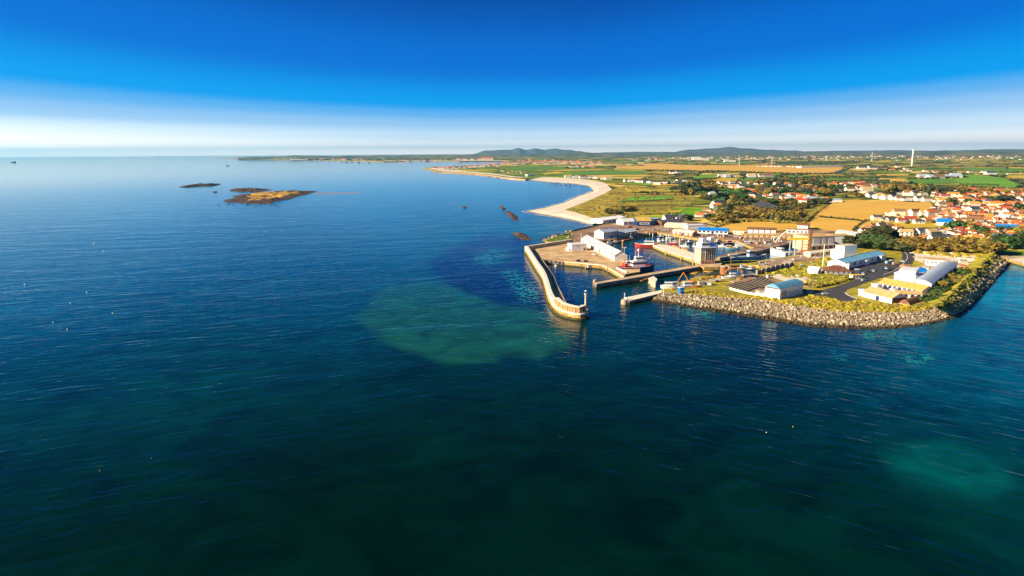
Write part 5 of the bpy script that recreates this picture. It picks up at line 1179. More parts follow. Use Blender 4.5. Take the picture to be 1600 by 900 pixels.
# clutter: fish crates, containers, pallets on the quays and yards
def crate_stack(x, y, label, m, w_, d, h, n=1, rz=0, name='container'):
    t = thing(name, label, name.replace('_', ' '), G(x, y, ZL + .05), R(rz))
    for i in range(n):
        add_box(t, 'crate', m if i % 2 == 0 else 'grey_render', 0, w_, 0, d, i * h, i * h + h - .08)
    b = MB()
    for i in range(int(w_ / .9)): b.box(i * .9 + .2, i * .9 + .35, -.05, 0, .1, n * h - .1)
    if b.v: b.build('ribs', 'steel', t)
CL = [(925, 398, 'white_paint', 3), (930, 401, 'timber', 2), (944, 370, 'white_paint', 3), (952, 362, 'timber', 4), (968, 361, 'rust', 4), (984, 360, 'orange_paint', 5), (992, 359.5, 'brown_tile', 4), (1002, 361, 'grey_render', 4), (1012, 360, 'rust', 4), (1020, 360.5, 'timber', 4), (1028, 359.5, 'brick_wall', 4),
      (1036, 361, 'steel', 4), (1044, 362, 'timber', 4), (1088, 368, 'white_paint', 4), (1097, 370, 'rust', 4), (1104, 368.5, 'brick_wall', 4), (1122, 369.5, 'grey_render', 4), (1131, 370.5, 'steel', 4), (1146, 372, 'brown_tile', 4), (1157, 374, 'timber', 4), (1173, 380, 'rust', 5), (1196, 381, 'white_paint', 5), (1206, 376, 'navy', 5),
      (1236, 396, 'brick_wall', 5), (1248, 394, 'orange_paint', 5), (1270, 405, 'rust', 5), (1240, 409, 'timber', 6), (1225, 412, 'steel', 6), (1092, 446, 'grey_render', 4), (1100, 445, 'white_paint', 4), (1108, 441, 'timber', 5), (1118, 440, 'rust', 4), (1162, 434, 'dark', 5), (1172, 432, 'navy', 4), (1186, 460, 'white_paint', 5), (1180, 458.5, 'parapet', 4),
      (1398, 455, 'rust', 3), (1410, 458, 'white_paint', 4), (1418, 452, 'navy', 4), (1444, 436, 'white_paint', 4), (1452, 430, 'brick_wall', 4), (1386, 412, 'blue_roof', 4), (1392, 411, 'rust', 3), (1443, 421, 'white_paint', 4), (1470, 411, 'timber', 5), (1489, 413, 'rust', 4), (1500, 411, 'parapet', 6)]
CW = {'white_paint': 'white', 'timber': 'brown timber', 'rust': 'rusty orange', 'orange_paint': 'bright orange', 'brown_tile': 'dark brown', 'grey_render': 'grey', 'steel': 'steel grey', 'brick_wall': 'brick red', 'navy': 'navy blue', 'dark': 'black', 'parapet': 'cream', 'blue_roof': 'light blue'}
def area(x, y):
    if x < 940: return 'on the west quay'
    if y < 366 and x < 1060: return 'on the north quay yard'
    if y < 377: return 'behind the right basin'
    if x < 1120 and y > 430: return 'on the boat covered point'
    if x < 1262 and y < 420: return 'by the dock and slipway'
    if x < 1300 and y > 425: return 'round the striped yard'
    if x < 1300: return 'beneath the factory'
    return 'in the compound behind the grey shed' if x > 1430 else 'near the car park and compound'
cnt = {}
for i, (x, y, m_, s) in enumerate(CL):
    ky = (CW[m_], area(x, y)); cnt[ky] = cnt.get(ky, 0) + 1
    crate_stack(x, y, f'{ky[0]} {"container" if s > 3 else "crate stack"} {ky[1]}' + (f', {ORD[cnt[ky] - 1]} from the left' if cnt[ky] > 1 else ''), m_, s * random.uniform(.9, 1.5), 2.4, random.uniform(1.1, 1.5), 2, random.uniform(-20, 20))
EX = [(935, 366), (948, 364.5), (958, 364), (966, 363.5), (975, 362), (990, 362), (1008, 363), (1016, 358.5), (1024, 357.5), (1033, 358), (1041, 359), (1056, 362.5), (1078, 363.5), (1110, 371), (1117, 370), (1126, 372), (1138, 371), (1152, 371.5), (1162, 376), (1170, 378), (1180, 382), (1190, 384), (1200, 383), (1212, 380), (1222, 377.5), (1240, 374),
      (1188, 412), (1205, 408), (1216, 413), (1232, 408), (1252, 402), (1278, 398), (1292, 396), (1230, 420), (1252, 416), (1268, 412), (1066, 443), (1088, 440), (1096, 437), (1104, 436), (1114, 433), (1050, 453), (1042, 448), (1150, 437), (1140, 442), (1176, 436), (1200, 434), (1244, 432), (1256, 438), (1282, 424), (1336, 424), (1396, 414), (1344, 452), (1380, 456), (1406, 450), (1412, 468), (1432, 434), (1438, 424), (1460, 418), (1470, 416)]
for i, (x, y) in enumerate(EX):
    m_ = random.choice(['white_paint', 'timber', 'rust', 'navy', 'steel', 'brick_wall', 'parapet', 'blue_roof', 'orange_paint'])
    ky = (CW[m_], area(x, y)); cnt[ky] = cnt.get(ky, 0) + 1; s = random.uniform(1.8, 3.6)
    crate_stack(x, y, f'{ky[0]} crate stack {ky[1]}' + (f', {ORD[cnt[ky] - 1]} from the left' if cnt[ky] > 1 else ', low and square'), m_, s, random.uniform(1.5, 2.6), random.uniform(.7, 1.2), random.choice([1, 2]), random.uniform(-30, 30), 'crate_stack')
# ridged rows of boards in the striped yard
t = thing('timber_rows', 'pale and dark rows of boards laid out across the striped yard', 'board rows')
for i in range(13):
    s = i / 12
    q = [G(lerp(1136, 1164, s), lerp(447, 456.5, s), ZL + .1), G(lerp(1158, 1184, s), lerp(440.5, 449.5, s), ZL + .1), G(lerp(1168, 1192, s), lerp(442, 450, s), ZL + .1), G(lerp(1186, 1214, s), lerp(432.5, 442.5, s), ZL + .1)]
    b = MB(); wall_strip(b, smooth_line(q, 4), -.45, .45, ZL, ZL + .55); b.build('board_row', 'concrete' if i % 2 else 'dark', t)
t = thing('slip_rails', 'pale and dark rails running up the slipway yard', 'rails')
for i in range(8):
    s = i / 7; q = [G(lerp(1186, 1200, s), lerp(409.5, 416.5, s), ZL + .1), G(lerp(1225, 1235, s), lerp(403, 411, s), ZL + .1), G(lerp(1264, 1290, s), lerp(397.5, 402.5, s), ZL + .1)]
    b = MB(); wall_strip(b, smooth_line(q, 4), -.3, .3, ZL, ZL + .35); b.build('rail', ['parapet', 'rust', 'dark'][i % 3], t)
t = thing('deck_joints', 'dark expansion joints across the sandy west quay deck', 'joints')
for i in range(9):
    s = (i + .5) / 9; q = [G(lerp(832, 895, s), lerp(393, 381, s), ZL), G(lerp(852, 956, s), lerp(404.5, 421, s), ZL)]
    b = MB(); wall_strip(b, q, -.12, .12, ZL, ZL + .07); b.build('joint', 'brown_tile', t)
# low walls
for (nm, lb, q, h, m_) in [('low_wall', 'white low wall along the lower edge of the striped yard', [(1140, 452), (1165, 458.5), (1196, 464)], 1.4, 'parapet'), ('harbour_wall', 'dark wall with pale posts along the old dock edge', [(1182, 429), (1216, 420), (1240, 416)], 3.2, 'shade_stone'),
                           ('slip_kerb', 'pale kerb running along the slipway yard', [(1184, 415.5), (1225, 411), (1265, 405), (1304, 399)], .9, 'parapet'), ('slip_kerb', 'second pale kerb on the slipway nearer the dock', [(1196, 411), (1240, 404), (1264, 400)], .8, 'parapet'),
                           ('shore_wall', 'low stone wall following the beach road', [(893, 362), (929, 353.5), (944, 349.5)], 1.2, 'dark'), ('long_wall', 'long pale wall below the far straight road', [(1252, 260.6), (1322, 259.2)], 5, 'parapet')]:
    o = thing(nm, lb, 'wall'); b = MB(); wall_strip(b, smooth_line(P(q), 3), -.3, .3, ZL - .2, ZL + h); b.build('wall', m_, o)
    if 'posts' in lb:
        for i in range(9):
            x, y = pl_at(q, i / 8); p = G(x, y, ZL); b = MB(); b.box(p.x - .35, p.x + .35, p.y - .75, p.y - .32, ZL, ZL + h + .6); b.build('post', 'parapet', o)
# rubble ridges in the stony yard
for i, q in enumerate([[(1424, 396), (1470, 399), (1530, 408)], [(1428, 402), (1480, 407), (1522, 413)], [(1446, 409), (1500, 414), (1522, 420)], [(1438, 392), (1500, 397)]]):
    b = MB()
    for k_ in range(60):
        x, y = pl_at(q, random.random()); p = G(x + random.gauss(0, 1), y + random.gauss(0, .7), ZL); r_ = random.uniform(.5, 1.6); b.blob(p, r_ * 1.5, r_, r_ * .7, 1, .5)
    b.build('rubble', ['sand', 'concrete', 'rust', 'parapet'][i], label='low rubble ridge in the pale stony yard', kind='stuff')
# far landmarks
t = thing('white_tower', 'tall plain white tower rising from the green plain', 'tower', G(1424.5, 259.5, ZL))
b = MB(); hh = 21 * mpp(1424, 259.5); rr = .95 * mpp(1424, 259.5); b.cyl((0, 0, 0), (0, 0, hh * .97), rr, rr * .9, 14); b.build('shaft', 'white_paint', t)
b = MB(); b.cyl((0, 0, hh * .97), (0, 0, hh), rr * 1.1, rr * 1.05, 14); b.build('cap', 'white_paint', t)
for i, (x, y, hp, lb) in enumerate([(1155, 258.5, 16, 'white wind turbine above the long golden field'), (1219, 239.5, 7, 'small white turbine on the blue horizon'), (1206, 260, 13, 'leaning white turbine mast by the far farm'), (1291, 251, 7, 'tiny turbine beside the far straight road'), (1362, 252, 14, 'thin pole turbine left of the white tower')]):
    s = mpp(x, y); t = thing('wind_turbine', lb, 'wind turbine', G(x, y, ZL))
    hh = hp * s * .68; b = MB(); b.cyl((0, 0, 0), (0, 0, hh), s * .38, s * .22, 8); b.build('mast', 'white_paint', t)
    hub = MB(); hub.blob((0, -s * .4, hh), s * .5, s * .6, s * .5, 1, 0); hub.build('hub', 'white_paint', t)
    for k_ in range(3):
        an = 2.094 * k_ + i; b = MB(); d_ = Vector((math.cos(an), 0, math.sin(an))); b.cyl(Vector((0, -s * .5, hh)), Vector((0, -s * .5, hh)) + d_ * hp * s * .32, s * .28, s * .1, 5); b.build('blade', 'white_paint', t)
t = thing('pylon', 'green lattice pylon in the yellow fields at the far right', 'pylon', G(1571, 279, ZL)); s = mpp(1571, 279); hh = 17 * s
b = MB()
for sx_ in (-1, 1):
    for sy_ in (-1, 1): b.cyl((sx_ * 5, sy_ * 5, 0), (sx_ * .8, sy_ * .8, hh), .5, .3, 4)
b.build('lattice', 'leaf_green', t)
for k_ in (.6, .75, .9): add_box(t, 'crossarm', 'leaf_green', -7, 7, -.4, .4, hh * k_, hh * k_ + .8)
# ---------------------------------------------------------------- town and villages
random.seed(21)
RC = {'orange_tile': 'orange', 'red_tile': 'red', 'brown_tile': 'brown', 'slate': 'slate', 'grey_roof': 'pale grey', 'beige_roof': 'tan', 'bright_blue': 'bright blue'}
WC = {'white_render': 'white', 'cream_render': 'cream', 'grey_render': 'grey', 'beige_clad': 'tan', 'blue_roof': 'blue walled'}
HOUSES = []
def house_row(desc, pts, n, wpx, pal, walls=('white_render', 'white_render', 'cream_render', 'grey_render'), hfac=.34, spread=25, jy=.6, group=None, win=True, dep=.75):
    cnt_ = {}
    n = max(1, n)
    for i in range(n):
        x, y = pl_at(pts, (i + random.uniform(.3, .7)) / n); y += random.gauss(0, jy)
        s = mpp(x, y); w_ = wpx * s * random.uniform(.8, 1.25); d = w_ * dep * random.uniform(.8, 1.1)
        h = min(7.0, w_ * hfac * random.uniform(.75, 1.25)); roof = random.choice(pal); wall = random.choice(walls)
        kind = random.choice(['gx', 'gx', 'gx', 'gy', 'hip']) if w_ < 30 else 'gx'
        rh = min(w_, d) * random.uniform(.2, .34)
        storey = 'two storey ' if h > 5.2 else ''
        ky = f'{WC[wall]} {storey}house with {RC[roof]} roof'
        size = f'{ORD[i]} from left in the {desc}'
        lab = f'{ky}, {size}'
        if len(lab.split()) > 16: lab = lab.replace(' storey house', ' storey').replace('two storey', 'tall house').replace('tall house with','tall house,')
        rz = R(random.uniform(-spread, spread))
        near = y > 345 and win
        t = bld('house', lab, 'house', G(x, y, ZL) - Vector((w_ / 2 * math.cos(rz), w_ / 2 * math.sin(rz), 0)), rz, w_, d, h, kind, rh, wall, roof,
                front=(3, 1 if h < 5 else 2) if near else (0, 1), left=(1, 1) if near else (0, 1), win=(1.5, 1.5), chimney=(1 if kind != 'hip' and y > 300 else 0), group=group or f'houses in the {desc}')
        HOUSES.append((x, y))
OR = ['orange_tile'] * 5 + ['red_tile', 'brown_tile', 'orange_tile', 'slate']
MX = ['brown_tile', 'slate', 'orange_tile', 'brown_tile', 'slate', 'red_tile']
DK = ['brown_tile', 'slate', 'slate', 'brown_tile']
NT = 'town of orange roofs'
for r_, (y0, y1, xa, xb, n) in enumerate([(302.5, 303.5, 1500, 1604, 9), (309, 310, 1474, 1606, 10), (316, 317, 1470, 1606, 10), (323, 324.5, 1466, 1606, 10), (331, 333, 1468, 1606, 10), (339, 342, 1462, 1606, 10), (347.5, 351, 1474, 1606, 10), (356, 360, 1492, 1606, 8), (364.5, 368.5, 1480, 1604, 9)]):
    house_row(['rearmost', 'second rearmost', 'third', 'fourth', 'fifth', 'sixth', 'seventh', 'eighth', 'ninth'][r_] + ' town street', [(xa, y0), (xb, y1)], n + 3, 10.5, OR + ['brown_tile'], spread=32, jy=1.1)
house_row('row by olive trees', [(1405, 376.5), (1500, 375), (1560, 378), (1600, 380)], 15, 12.5, OR + ['slate'], walls=('white_render', 'white_render', 'cream_render'), spread=18, jy=.5)
house_row('row above stubble field', [(1362, 309), (1402, 313), (1456, 315.5)], 9, 11, DK + ['beige_roof'], walls=('white_render',), spread=12, jy=.4)
house_row('row behind field row', [(1345, 303), (1400, 304.5), (1452, 307)], 8, 11, MX, spread=20)
house_row('dark terrace below stubble field', [(1366, 344.5), (1400, 347.5), (1440, 349), (1468, 346)], 8, 13, ['slate', 'brown_tile', 'orange_tile', 'red_tile', 'slate'], spread=15)
house_row('terrace touching stubble field', [(1384, 337), (1440, 338), (1466, 337)], 6, 12, ['orange_tile', 'brown_tile', 'slate'], spread=15)
house_row('row above the factory', [(1345, 364), (1368, 366), (1392, 367)], 4, 14, MX, walls=('white_render',), spread=20)
house_row('row where the road starts', [(1352, 357), (1380, 356), (1412, 360)], 5, 12, MX, spread=20)
house_row('garden row before town', [(1412, 368), (1450, 369.5), (1478, 368)], 5, 13, ['orange_tile', 'beige_roof', 'slate'], spread=20)
house_row('field edge row', [(1316, 298), (1360, 301)], 5, 12, ['brown_tile', 'red_tile', 'beige_roof'], walls=('white_render',), spread=8)
house_row('wooded village front', [(1165, 307), (1200, 309), (1240, 311), (1275, 312)], 8, 10, MX, walls=('white_render', 'white_render', 'cream_render'), spread=30, jy=1.2)
house_row('wooded village middle', [(1155, 301), (1200, 300), (1260, 301), (1300, 304)], 9, 9, MX + ['orange_tile'], spread=30, jy=1)
house_row('wooded village upper row', [(1112, 290), (1150, 292), (1180, 294), (1230, 294), (1275, 294)], 12, 9, MX, walls=('white_render',), spread=30, jy=.8)
house_row('wooded village back row', [(1120, 287), (1160, 288), (1220, 290), (1262, 289)], 8, 8, DK, walls=('white_render',), spread=30, jy=.5)
house_row('group below the village', [(1100, 333), (1112, 329), (1128, 326), (1150, 324)], 6, 11, ['slate', 'brown_tile', 'orange_tile'], walls=('white_render',), spread=25, jy=1.5)
house_row('group above harbour woods', [(1088, 338), (1108, 337), (1122, 334)], 4, 11, ['orange_tile', 'brown_tile'], walls=('white_render',), spread=20, jy=1)
house_row('coastal row behind dunes', [(976, 284), (1000, 285), (1030, 288), (1056, 287), (1076, 283)], 18, 6.2, ['slate', 'brown_tile', 'slate'], walls=('white_render',), hfac=.5, spread=30, jy=.4)
house_row('beach row', [(884, 277.5), (912, 278.5), (936, 279.5), (958, 282)], 7, 8, ['brown_tile', 'beige_roof'], walls=('white_render',), spread=10, jy=.3)
house_row('trio among green fields', [(1048, 271), (1064, 272.5)], 3, 7, ['grey_roof', 'slate'], walls=('white_render',), spread=10, jy=.5)
house_row('row beyond yellow field', [(1126, 277), (1150, 277)], 3, 9, ['grey_roof', 'slate'], walls=('white_render',), spread=10, jy=.2)
house_row('farm behind green pasture', [(1170, 276.5), (1186, 277), (1210, 276.6)], 3, 13, ['beige_roof', 'brown_tile'], walls=('white_render', 'grey_render'), spread=6, jy=.2)
house_row('farm on green field', [(1440, 278.5), (1465, 279), (1502, 278)], 5, 12, ['brown_tile', 'grey_roof'], walls=('white_render', 'grey_render'), spread=5, jy=.2, hfac=.3)
house_row('farm by white tower', [(1344, 264), (1372, 264)], 3, 11, ['grey_roof', 'navy' if False else 'slate'], walls=('white_render',), spread=5, jy=.3)
house_row('pair by tree edge', [(1110, 305), (1130, 307)], 2, 11, ['grey_roof'], walls=('white_render',), spread=5, jy=.3)
house_row('bungalow row', [(1230, 313), (1262, 316), (1290, 317)], 4, 13, ['red_tile', 'orange_tile', 'grey_roof'], walls=('white_render',), spread=8, jy=.6)
house_row('far green field pair', [(1540, 272), (1552, 273)], 2, 10, ['slate', 'grey_roof'], walls=('white_render',), spread=5, jy=.3)
random.seed(88)
fb = [MB(), MB(), MB(), MB()]                # beyond the counted ones: small houses filling the far right of the town
for i in range(1650):
    x = random.uniform(1458, 1640); y = random.uniform(298, 373) if x > 1480 else random.uniform(299, 345)
    if i > 1100: x = random.uniform(1095, 1345); y = random.uniform(286, 317) if x > 1160 else random.uniform(286, 294)
    if 1290 < x < 1345 and y > 300: continue
    if any(abs(x - hx) < 5.6 and abs(y - hy) < 2.9 for hx, hy in HOUSES): continue
    HOUSES.append((x, y)); s = mpp(x, y); w_ = random.uniform(6, 9.5) * s; d = w_ * .7; h = random.uniform(2.4, 4.2); rz = R(random.uniform(-30, 30)); p = G(x, y, ZL); cs, sn = math.cos(rz), math.sin(rz)
    q = MB(); q.box(0, w_, 0, d, 0, h); fb[0].add([(p.x + v[0] * cs - v[1] * sn, p.y + v[0] * sn + v[1] * cs, p.z + v[2]) for v in q.v], q.f)
    q = MB(); roof_mesh(q, w_, d, h, 'gx', w_ * .22); fb[random.choice([1, 1, 2, 3])].add([(p.x + v[0] * cs - v[1] * sn, p.y + v[0] * sn + v[1] * cs, p.z + v[2] + .02) for v in q.v], q.f)
for q, m_, l_ in zip(fb, ['white_render', 'orange_tile', 'brown_tile', 'red_tile'], ['pale walls of small houses filling the orange town and wooded village', 'orange roofs of the small houses filling the town', 'brown roofs of the small houses filling the town', 'red roofs of the small houses filling the town']): q.build('town_houses', m_, label=l_, kind='stuff')
# singled out buildings in the middle distance
a, rz, w_ = edge((1166, 333), (1187, 334.5)); bld('farm_barn', 'low white barn with orange roof in front of the dark barn', 'barn', a, rz, w_, 16, 4.4, 'gx', 3, 'white_render', 'orange_tile')
a, rz, w_ = edge((1188, 332), (1217, 331)); bld('farm_barn', 'large dark slate barn with white gable among the woods', 'barn', a, rz, w_, 30, 7, 'gy', 8, 'white_render', 'slate')
a, rz, w_ = edge((1156, 315.5), (1176, 316)); bld('white_villa', 'bright white gabled villa in the wood edge', 'villa', a, rz, w_, 14, 6.5, 'gy', 5, 'white_render', 'parapet', chimney=1)
a, rz, w_ = edge((1239, 316), (1274, 318.5)); bld('long_barn', 'long red roofed barn above the stubble field', 'barn', a, rz, w_, 16, 4.4, 'gx', 4, 'white_render', 'red_tile')
a, rz, w_ = edge((1277, 316), (1316, 316.5)); bld('long_barn', 'long white sheet roofed shed at the stubble field corner', 'shed', a, rz, w_, 18, 4, 'mono', 2, 'white_render', 'grey_roof')
a, rz, w_ = edge((1118, 323), (1138, 322)); bld('slate_hall', 'wide slate roofed house at the left edge of the village', 'house', a, rz, w_, 14, 5, 'gx', 5, 'white_render', 'slate', chimney=2)
a, rz, w_ = edge((1252, 262.4), (1318, 261.5)); bld('long_greenhouse', 'very long low white building below the straight road', 'building', a, rz, w_, 40, 9, 'flat', .5, 'white_render', 'parapet')
a, rz, w_ = edge((1556, 362.5), (1592, 364)); bld('blue_terrace', 'long blue building with blue roof at the right of town', 'building', a, rz, w_, 14, 5.5, 'gx', 3.4, 'blue_roof', 'bright_blue', front=(8, 1), win=(2, 2))
a, rz, w_ = edge((1556, 376), (1592, 377)); bld('blue_terrace', 'pale blue terrace with many windows facing the shore trees', 'building', a, rz, w_, 10, 6, 'flat', .4, 'blue_roof', 'blue_roof', front=(8, 2), win=(2.4, 1.8))
a, rz, w_ = edge((1578, 387), (1604, 388)); bld('flat_pavilion', 'blue grey flat roofed pavilion by the right shore', 'pavilion', a, rz, w_, 10, 3.4, 'flat', .3, 'grey_roof', 'grey_roof', front=(5, 1), win=(3, 2))
a, rz, w_ = edge((1558, 346), (1576, 347)); bld('church_hall', 'long white hall with dark outline in the orange town', 'hall', a, rz, w_, 12, 7, 'gx', 3, 'white_render', 'grey_roof', front=(4, 1), win=(2, 3))
a, rz, w_ = edge((1462, 352), (1484, 353.4)); bld('blue_roof_hall', 'deep blue roofed hall in the middle of town', 'hall', a, rz, w_, 20, 4.5, 'gx', 4, 'white_render', 'bright_blue')
a, rz, w_ = edge((824, 275.5), (836, 275.2)); bld('beach_hotel', 'lone white block on the shore by the rocks', 'building', a, rz, w_, 16, 8, 'flat', .3, 'white_render', 'white_render')
for (x, y, wp, hp, lb, rf) in [(914, 241.6, 24, 4, 'pale domed quarry hill sheds on the horizon', 'parapet'), (1000, 242.4, 20, 2.6, 'long white sheds on the far plain, left pair', 'parapet'), (1018, 242.0, 14, 3, 'long white sheds on the far plain, right pair', 'parapet'), (1095, 251, 22, 3.2, 'white farm sheds left of the wind turbine', 'parapet'), (1088, 249, 13, 3.4, 'small pointed white farm above the golden field', 'parapet'), (1140, 253.5, 16, 2.6, 'white sheds right behind the wind turbine', 'parapet'), (1184, 240.5, 14, 3, 'white building on the far blue plain', 'parapet'), (1531, 242.5, 14, 2.6, 'white factory on the far right plain', 'parapet'), (1545, 236.5, 12, 3, 'pale dome by the far blue water', 'parapet'), (1110, 240, 40, 2.0, 'long pale village on the far plain', 'beige_roof')]:
    s = mpp(x, y); bld('far_shed', lb, 'shed', G(x - wp / 2, y, ZL), 0, wp * s, 5 * s, hp * s * .7, 'gx', hp * s * .3, 'white_render', rf)
# far towns: too small to pick out singly
b = [MB(), MB(), MB()]
def farh(x, y, wp, hp):
    s = mpp(x, y); p = G(x, y, ZL); w_ = wp * s; d = w_ * .8; h = hp * s * .6; k_ = random.choice([0, 0, 1, 2]); q = b[0] if k_ == 0 else b[0]
    q.box(p.x - w_ / 2, p.x + w_ / 2, p.y, p.y + d, 0, ZL + h)
    r_ = b[random.choice([1, 1, 2])]; z = ZL + h
    r_.add([(p.x - w_ / 2, p.y - .3, z), (p.x + w_ / 2, p.y - .3, z), (p.x + w_ / 2, p.y + d, z), (p.x - w_ / 2, p.y + d, z), (p.x - w_ / 2, p.y + d / 2, z + hp * s * .4), (p.x + w_ / 2, p.y + d / 2, z + hp * s * .4)], [(0, 1, 5, 4), (2, 3, 4, 5), (1, 2, 5), (3, 0, 4)])
for (pts, n, wp, hp, sp) in [([(676, 264.6), (700, 264), (740, 262), (772, 259.5)], 60, 4.2, 3.2, .8), ([(775, 259), (800, 254.5), (850, 254), (940, 256)], 190, 3.4, 2.2, 2.4), ([(714, 250.3), (770, 250.2)], 30, 5, 3.4, .3), ([(890, 261), (930, 262)], 14, 4, 2.4, .8),
                               ([(360, 247.2), (600, 251.4)], 26, 3.4, 1.4, .3), ([(500, 249.2), (560, 250.6)], 18, 4, 2, .4), ([(600, 252), (712, 250.6)], 30, 3.6, 1.8, .5), ([(980, 250), (1250, 247)], 90, 3.4, 1.6, 3.2), ([(1250, 247), (1600, 245)], 110, 3, 1.5, 4.5),
                               ([(1150, 241), (1600, 239)], 60, 4, 1.6, 1.6), ([(1180, 260), (1250, 261)], 22, 4, 2.2, .5), ([(1380, 266), (1600, 272)], 16, 5, 2.2, 3), ([(1440, 300), (1500, 304), (1600, 299)], 60, 6, 3, 1.6), ([(780, 268), (820, 270)], 12, 3.4, 2.2, 1.5), ([(1320, 292), (1420, 292)], 30, 5, 2.6, 3)]:
    for i in range(n):
        x, y = pl_at(pts, random.random()); farh(x, y + random.gauss(0, sp * .5), wp * random.uniform(.6, 1.3), hp * random.uniform(.7, 1.2))
b[0].build('far_house_walls', 'white_render', label='white specks of far off towns and farms', kind='stuff')
b[1].build('far_house_roofs', 'brown_tile', label='brown roofs of the far towns', kind='stuff'); b[2].build('far_house_roofs', 'orange_tile', label='orange roofs of the far towns', kind='stuff')
# ---------------------------------------------------------------- trees
def crown_mesh(seed, m, wide=1.0, nl=170):
    random.seed(seed); b = MB(); lob = []
    for i in range(7):
        an = random.random() * 6.283; r_ = random.uniform(.15, .58)
        lob.append((Vector((math.cos(an) * r_ * wide, math.sin(an) * r_ * wide, random.uniform(.32, .82))), random.uniform(.22, .36)))
    for c, r_ in lob: b.blob(c, r_, r_, r_ * .8, 1, .35)
    for i in range(nl):
        c, r_ = random.choice(lob); d = Vector((random.gauss(0, 1), random.gauss(0, 1), random.gauss(.25, 1))).normalized()
        p = c + Vector((d.x * r_, d.y * r_, d.z * r_ * .85)) * random.uniform(.85, 1.3)
        u = Vector((random.gauss(0, 1), random.gauss(0, 1), random.gauss(0, 1))).normalized(); v = u.orthogonal().normalized(); s = random.uniform(.05, .11)
        b.add([p - u * s, p + v * s, p + u * s, p - v * s], [(0, 1, 2, 3)])
    return b.mesh('crown', m)
CR = {k: [crown_mesh(40 + 7 * j + i, k) for i in range(4)] for j, k in enumerate(['leaf_dark', 'leaf_olive', 'leaf_green'])}
def trunk_mesh():
    b = MB(); b.cyl((0, 0, -.02), (0, 0, .45), .045, .028, 7)
    for an in (0, 2.1, 4.2): b.cyl((0, 0, .3), (.3 * math.cos(an), .3 * math.sin(an), .62), .022, .01, 5)
    return b.mesh('trunk', 'bark')
TM = trunk_mesh()
KN = {'leaf_dark': 'dark green', 'leaf_olive': 'olive brown', 'leaf_green': 'mid green'}
random.seed(33)
def trees(desc, pts, n, hpx, kinds, sp=1.0, wide=1.15, group=None):
    for i in range(n):
        x, y = pl_at(pts, (i + random.uniform(.15, .85)) / n); y += random.gauss(0, sp)
        s = mpp(x, y); h = hpx * s * random.uniform(.75, 1.25); kd = random.choice(kinds); wf = h * wide * random.uniform(.85, 1.3)
        t = thing('tree', f'{KN[kd]} tree, {ORD[i]} from left in the {desc}', 'tree', G(x, y, ZL), random.random() * 6, group or f'trees in the {desc}')
        t.scale = (1, 1, 1)
        c = link('crown', random.choice(CR[kd]), t, (0, 0, 0), 0, (wf, wf, h))
        k_ = link('trunk', TM, t, (0, 0, 0), 0, (h, h, h))
D_, O_, G_ = 'leaf_dark', 'leaf_olive', 'leaf_green'
trees('belt behind the stony yard', [(1413, 391), (1450, 391.5), (1490, 393), (1530, 395), (1552, 397)], 17, 15, [O_], 1.0, 1.5)
trees('back of the belt behind the stony yard', [(1415, 386), (1470, 387), (1540, 390)], 12, 12, [O_], .8, 1.5)
trees('thicket left of the curving road', [(1334, 384), (1352, 387), (1372, 389), (1396, 390)], 9, 14, [D_, D_, G_], 1.5, 1.4)
trees('upper thicket above the curving road', [(1360, 377), (1380, 378), (1398, 380)], 5, 18, [D_], 1.5, 1.3)
trees('shrubs by the eastern bank', [(1452, 477), (1470, 464), (1487, 449), (1503, 441), (1516, 431)], 11, 10, [D_, D_, O_, G_], 1.8, 1.5)
trees('inner shrubs behind the grey shed', [(1462, 462), (1478, 448), (1494, 436), (1508, 428)], 8, 11, [D_, G_, O_], 1.5, 1.5)
trees('clump at the corner of the right shore', [(1556, 388), (1566, 389), (1574, 388)], 3, 13, [G_], .5, 1.4)
trees('wood behind the golden field', [(1116, 352), (1128, 348), (1150, 342), (1180, 342), (1215, 344), (1246, 347)], 19, 11, [O_, O_, D_], 1.2, 1.5)
trees('upper wood behind the golden field', [(1104, 345), (1130, 339), (1160, 336), (1200, 338), (1230, 339), (1256, 341)], 18, 11, [O_, D_, O_], 1.5, 1.5)
trees('hedge wood right of the barn', [(1222, 334), (1240, 330), (1262, 326), (1280, 322), (1290, 319)], 12, 9, [O_, D_], 1.5, 1.5)
trees('wood left of the barn', [(1128, 333), (1140, 330), (1155, 326), (1165, 330)], 8, 11, [O_, D_], 2, 1.4)
trees('big clump left of the villa', [(1126, 318), (1140, 316), (1152, 315)], 6, 14, [O_, G_], 2, 1.4)
trees('village garden front line', [(1170, 318), (1190, 319), (1215, 321), (1240, 320)], 10, 9, [D_, O_, G_], 1.2, 1.4)
trees('village garden middle line', [(1160, 305), (1200, 304), (1250, 305), (1300, 308)], 14, 8, [D_, G_, O_], 1.2, 1.4)
trees('village garden back line', [(1165, 297), (1200, 296), (1250, 297), (1300, 297), (1330, 299)], 14, 8, [D_, G_, O_], 1.2, 1.4)
trees('wood beyond the village', [(1185, 289), (1215, 287), (1245, 289), (1280, 290)], 10, 8, [D_, O_], .8, 1.5)
trees('dark wood before the yellow field', [(1064, 298), (1080, 293), (1100, 289), (1110, 292)], 9, 9, [D_, O_], 1.4, 1.5)
trees('grove in the middle fields', [(1060, 306), (1080, 303), (1100, 300), (1125, 298)], 10, 9, [D_, O_], 1.2, 1.5)
trees('hedge by the cottages', [(1095, 312), (1110, 313), (1125, 311)], 5, 7, [D_, O_], .8, 1.5)
trees('clump by the workshop roofs', [(1048, 343), (1058, 344), (1070, 343), (1080, 346)], 6, 9, [D_], .8, 1.2)
trees('dark clump in the dunes', [(948, 333), (962, 334), (978, 331), (990, 329)], 6, 7, [O_, D_], 1.0, 1.7)
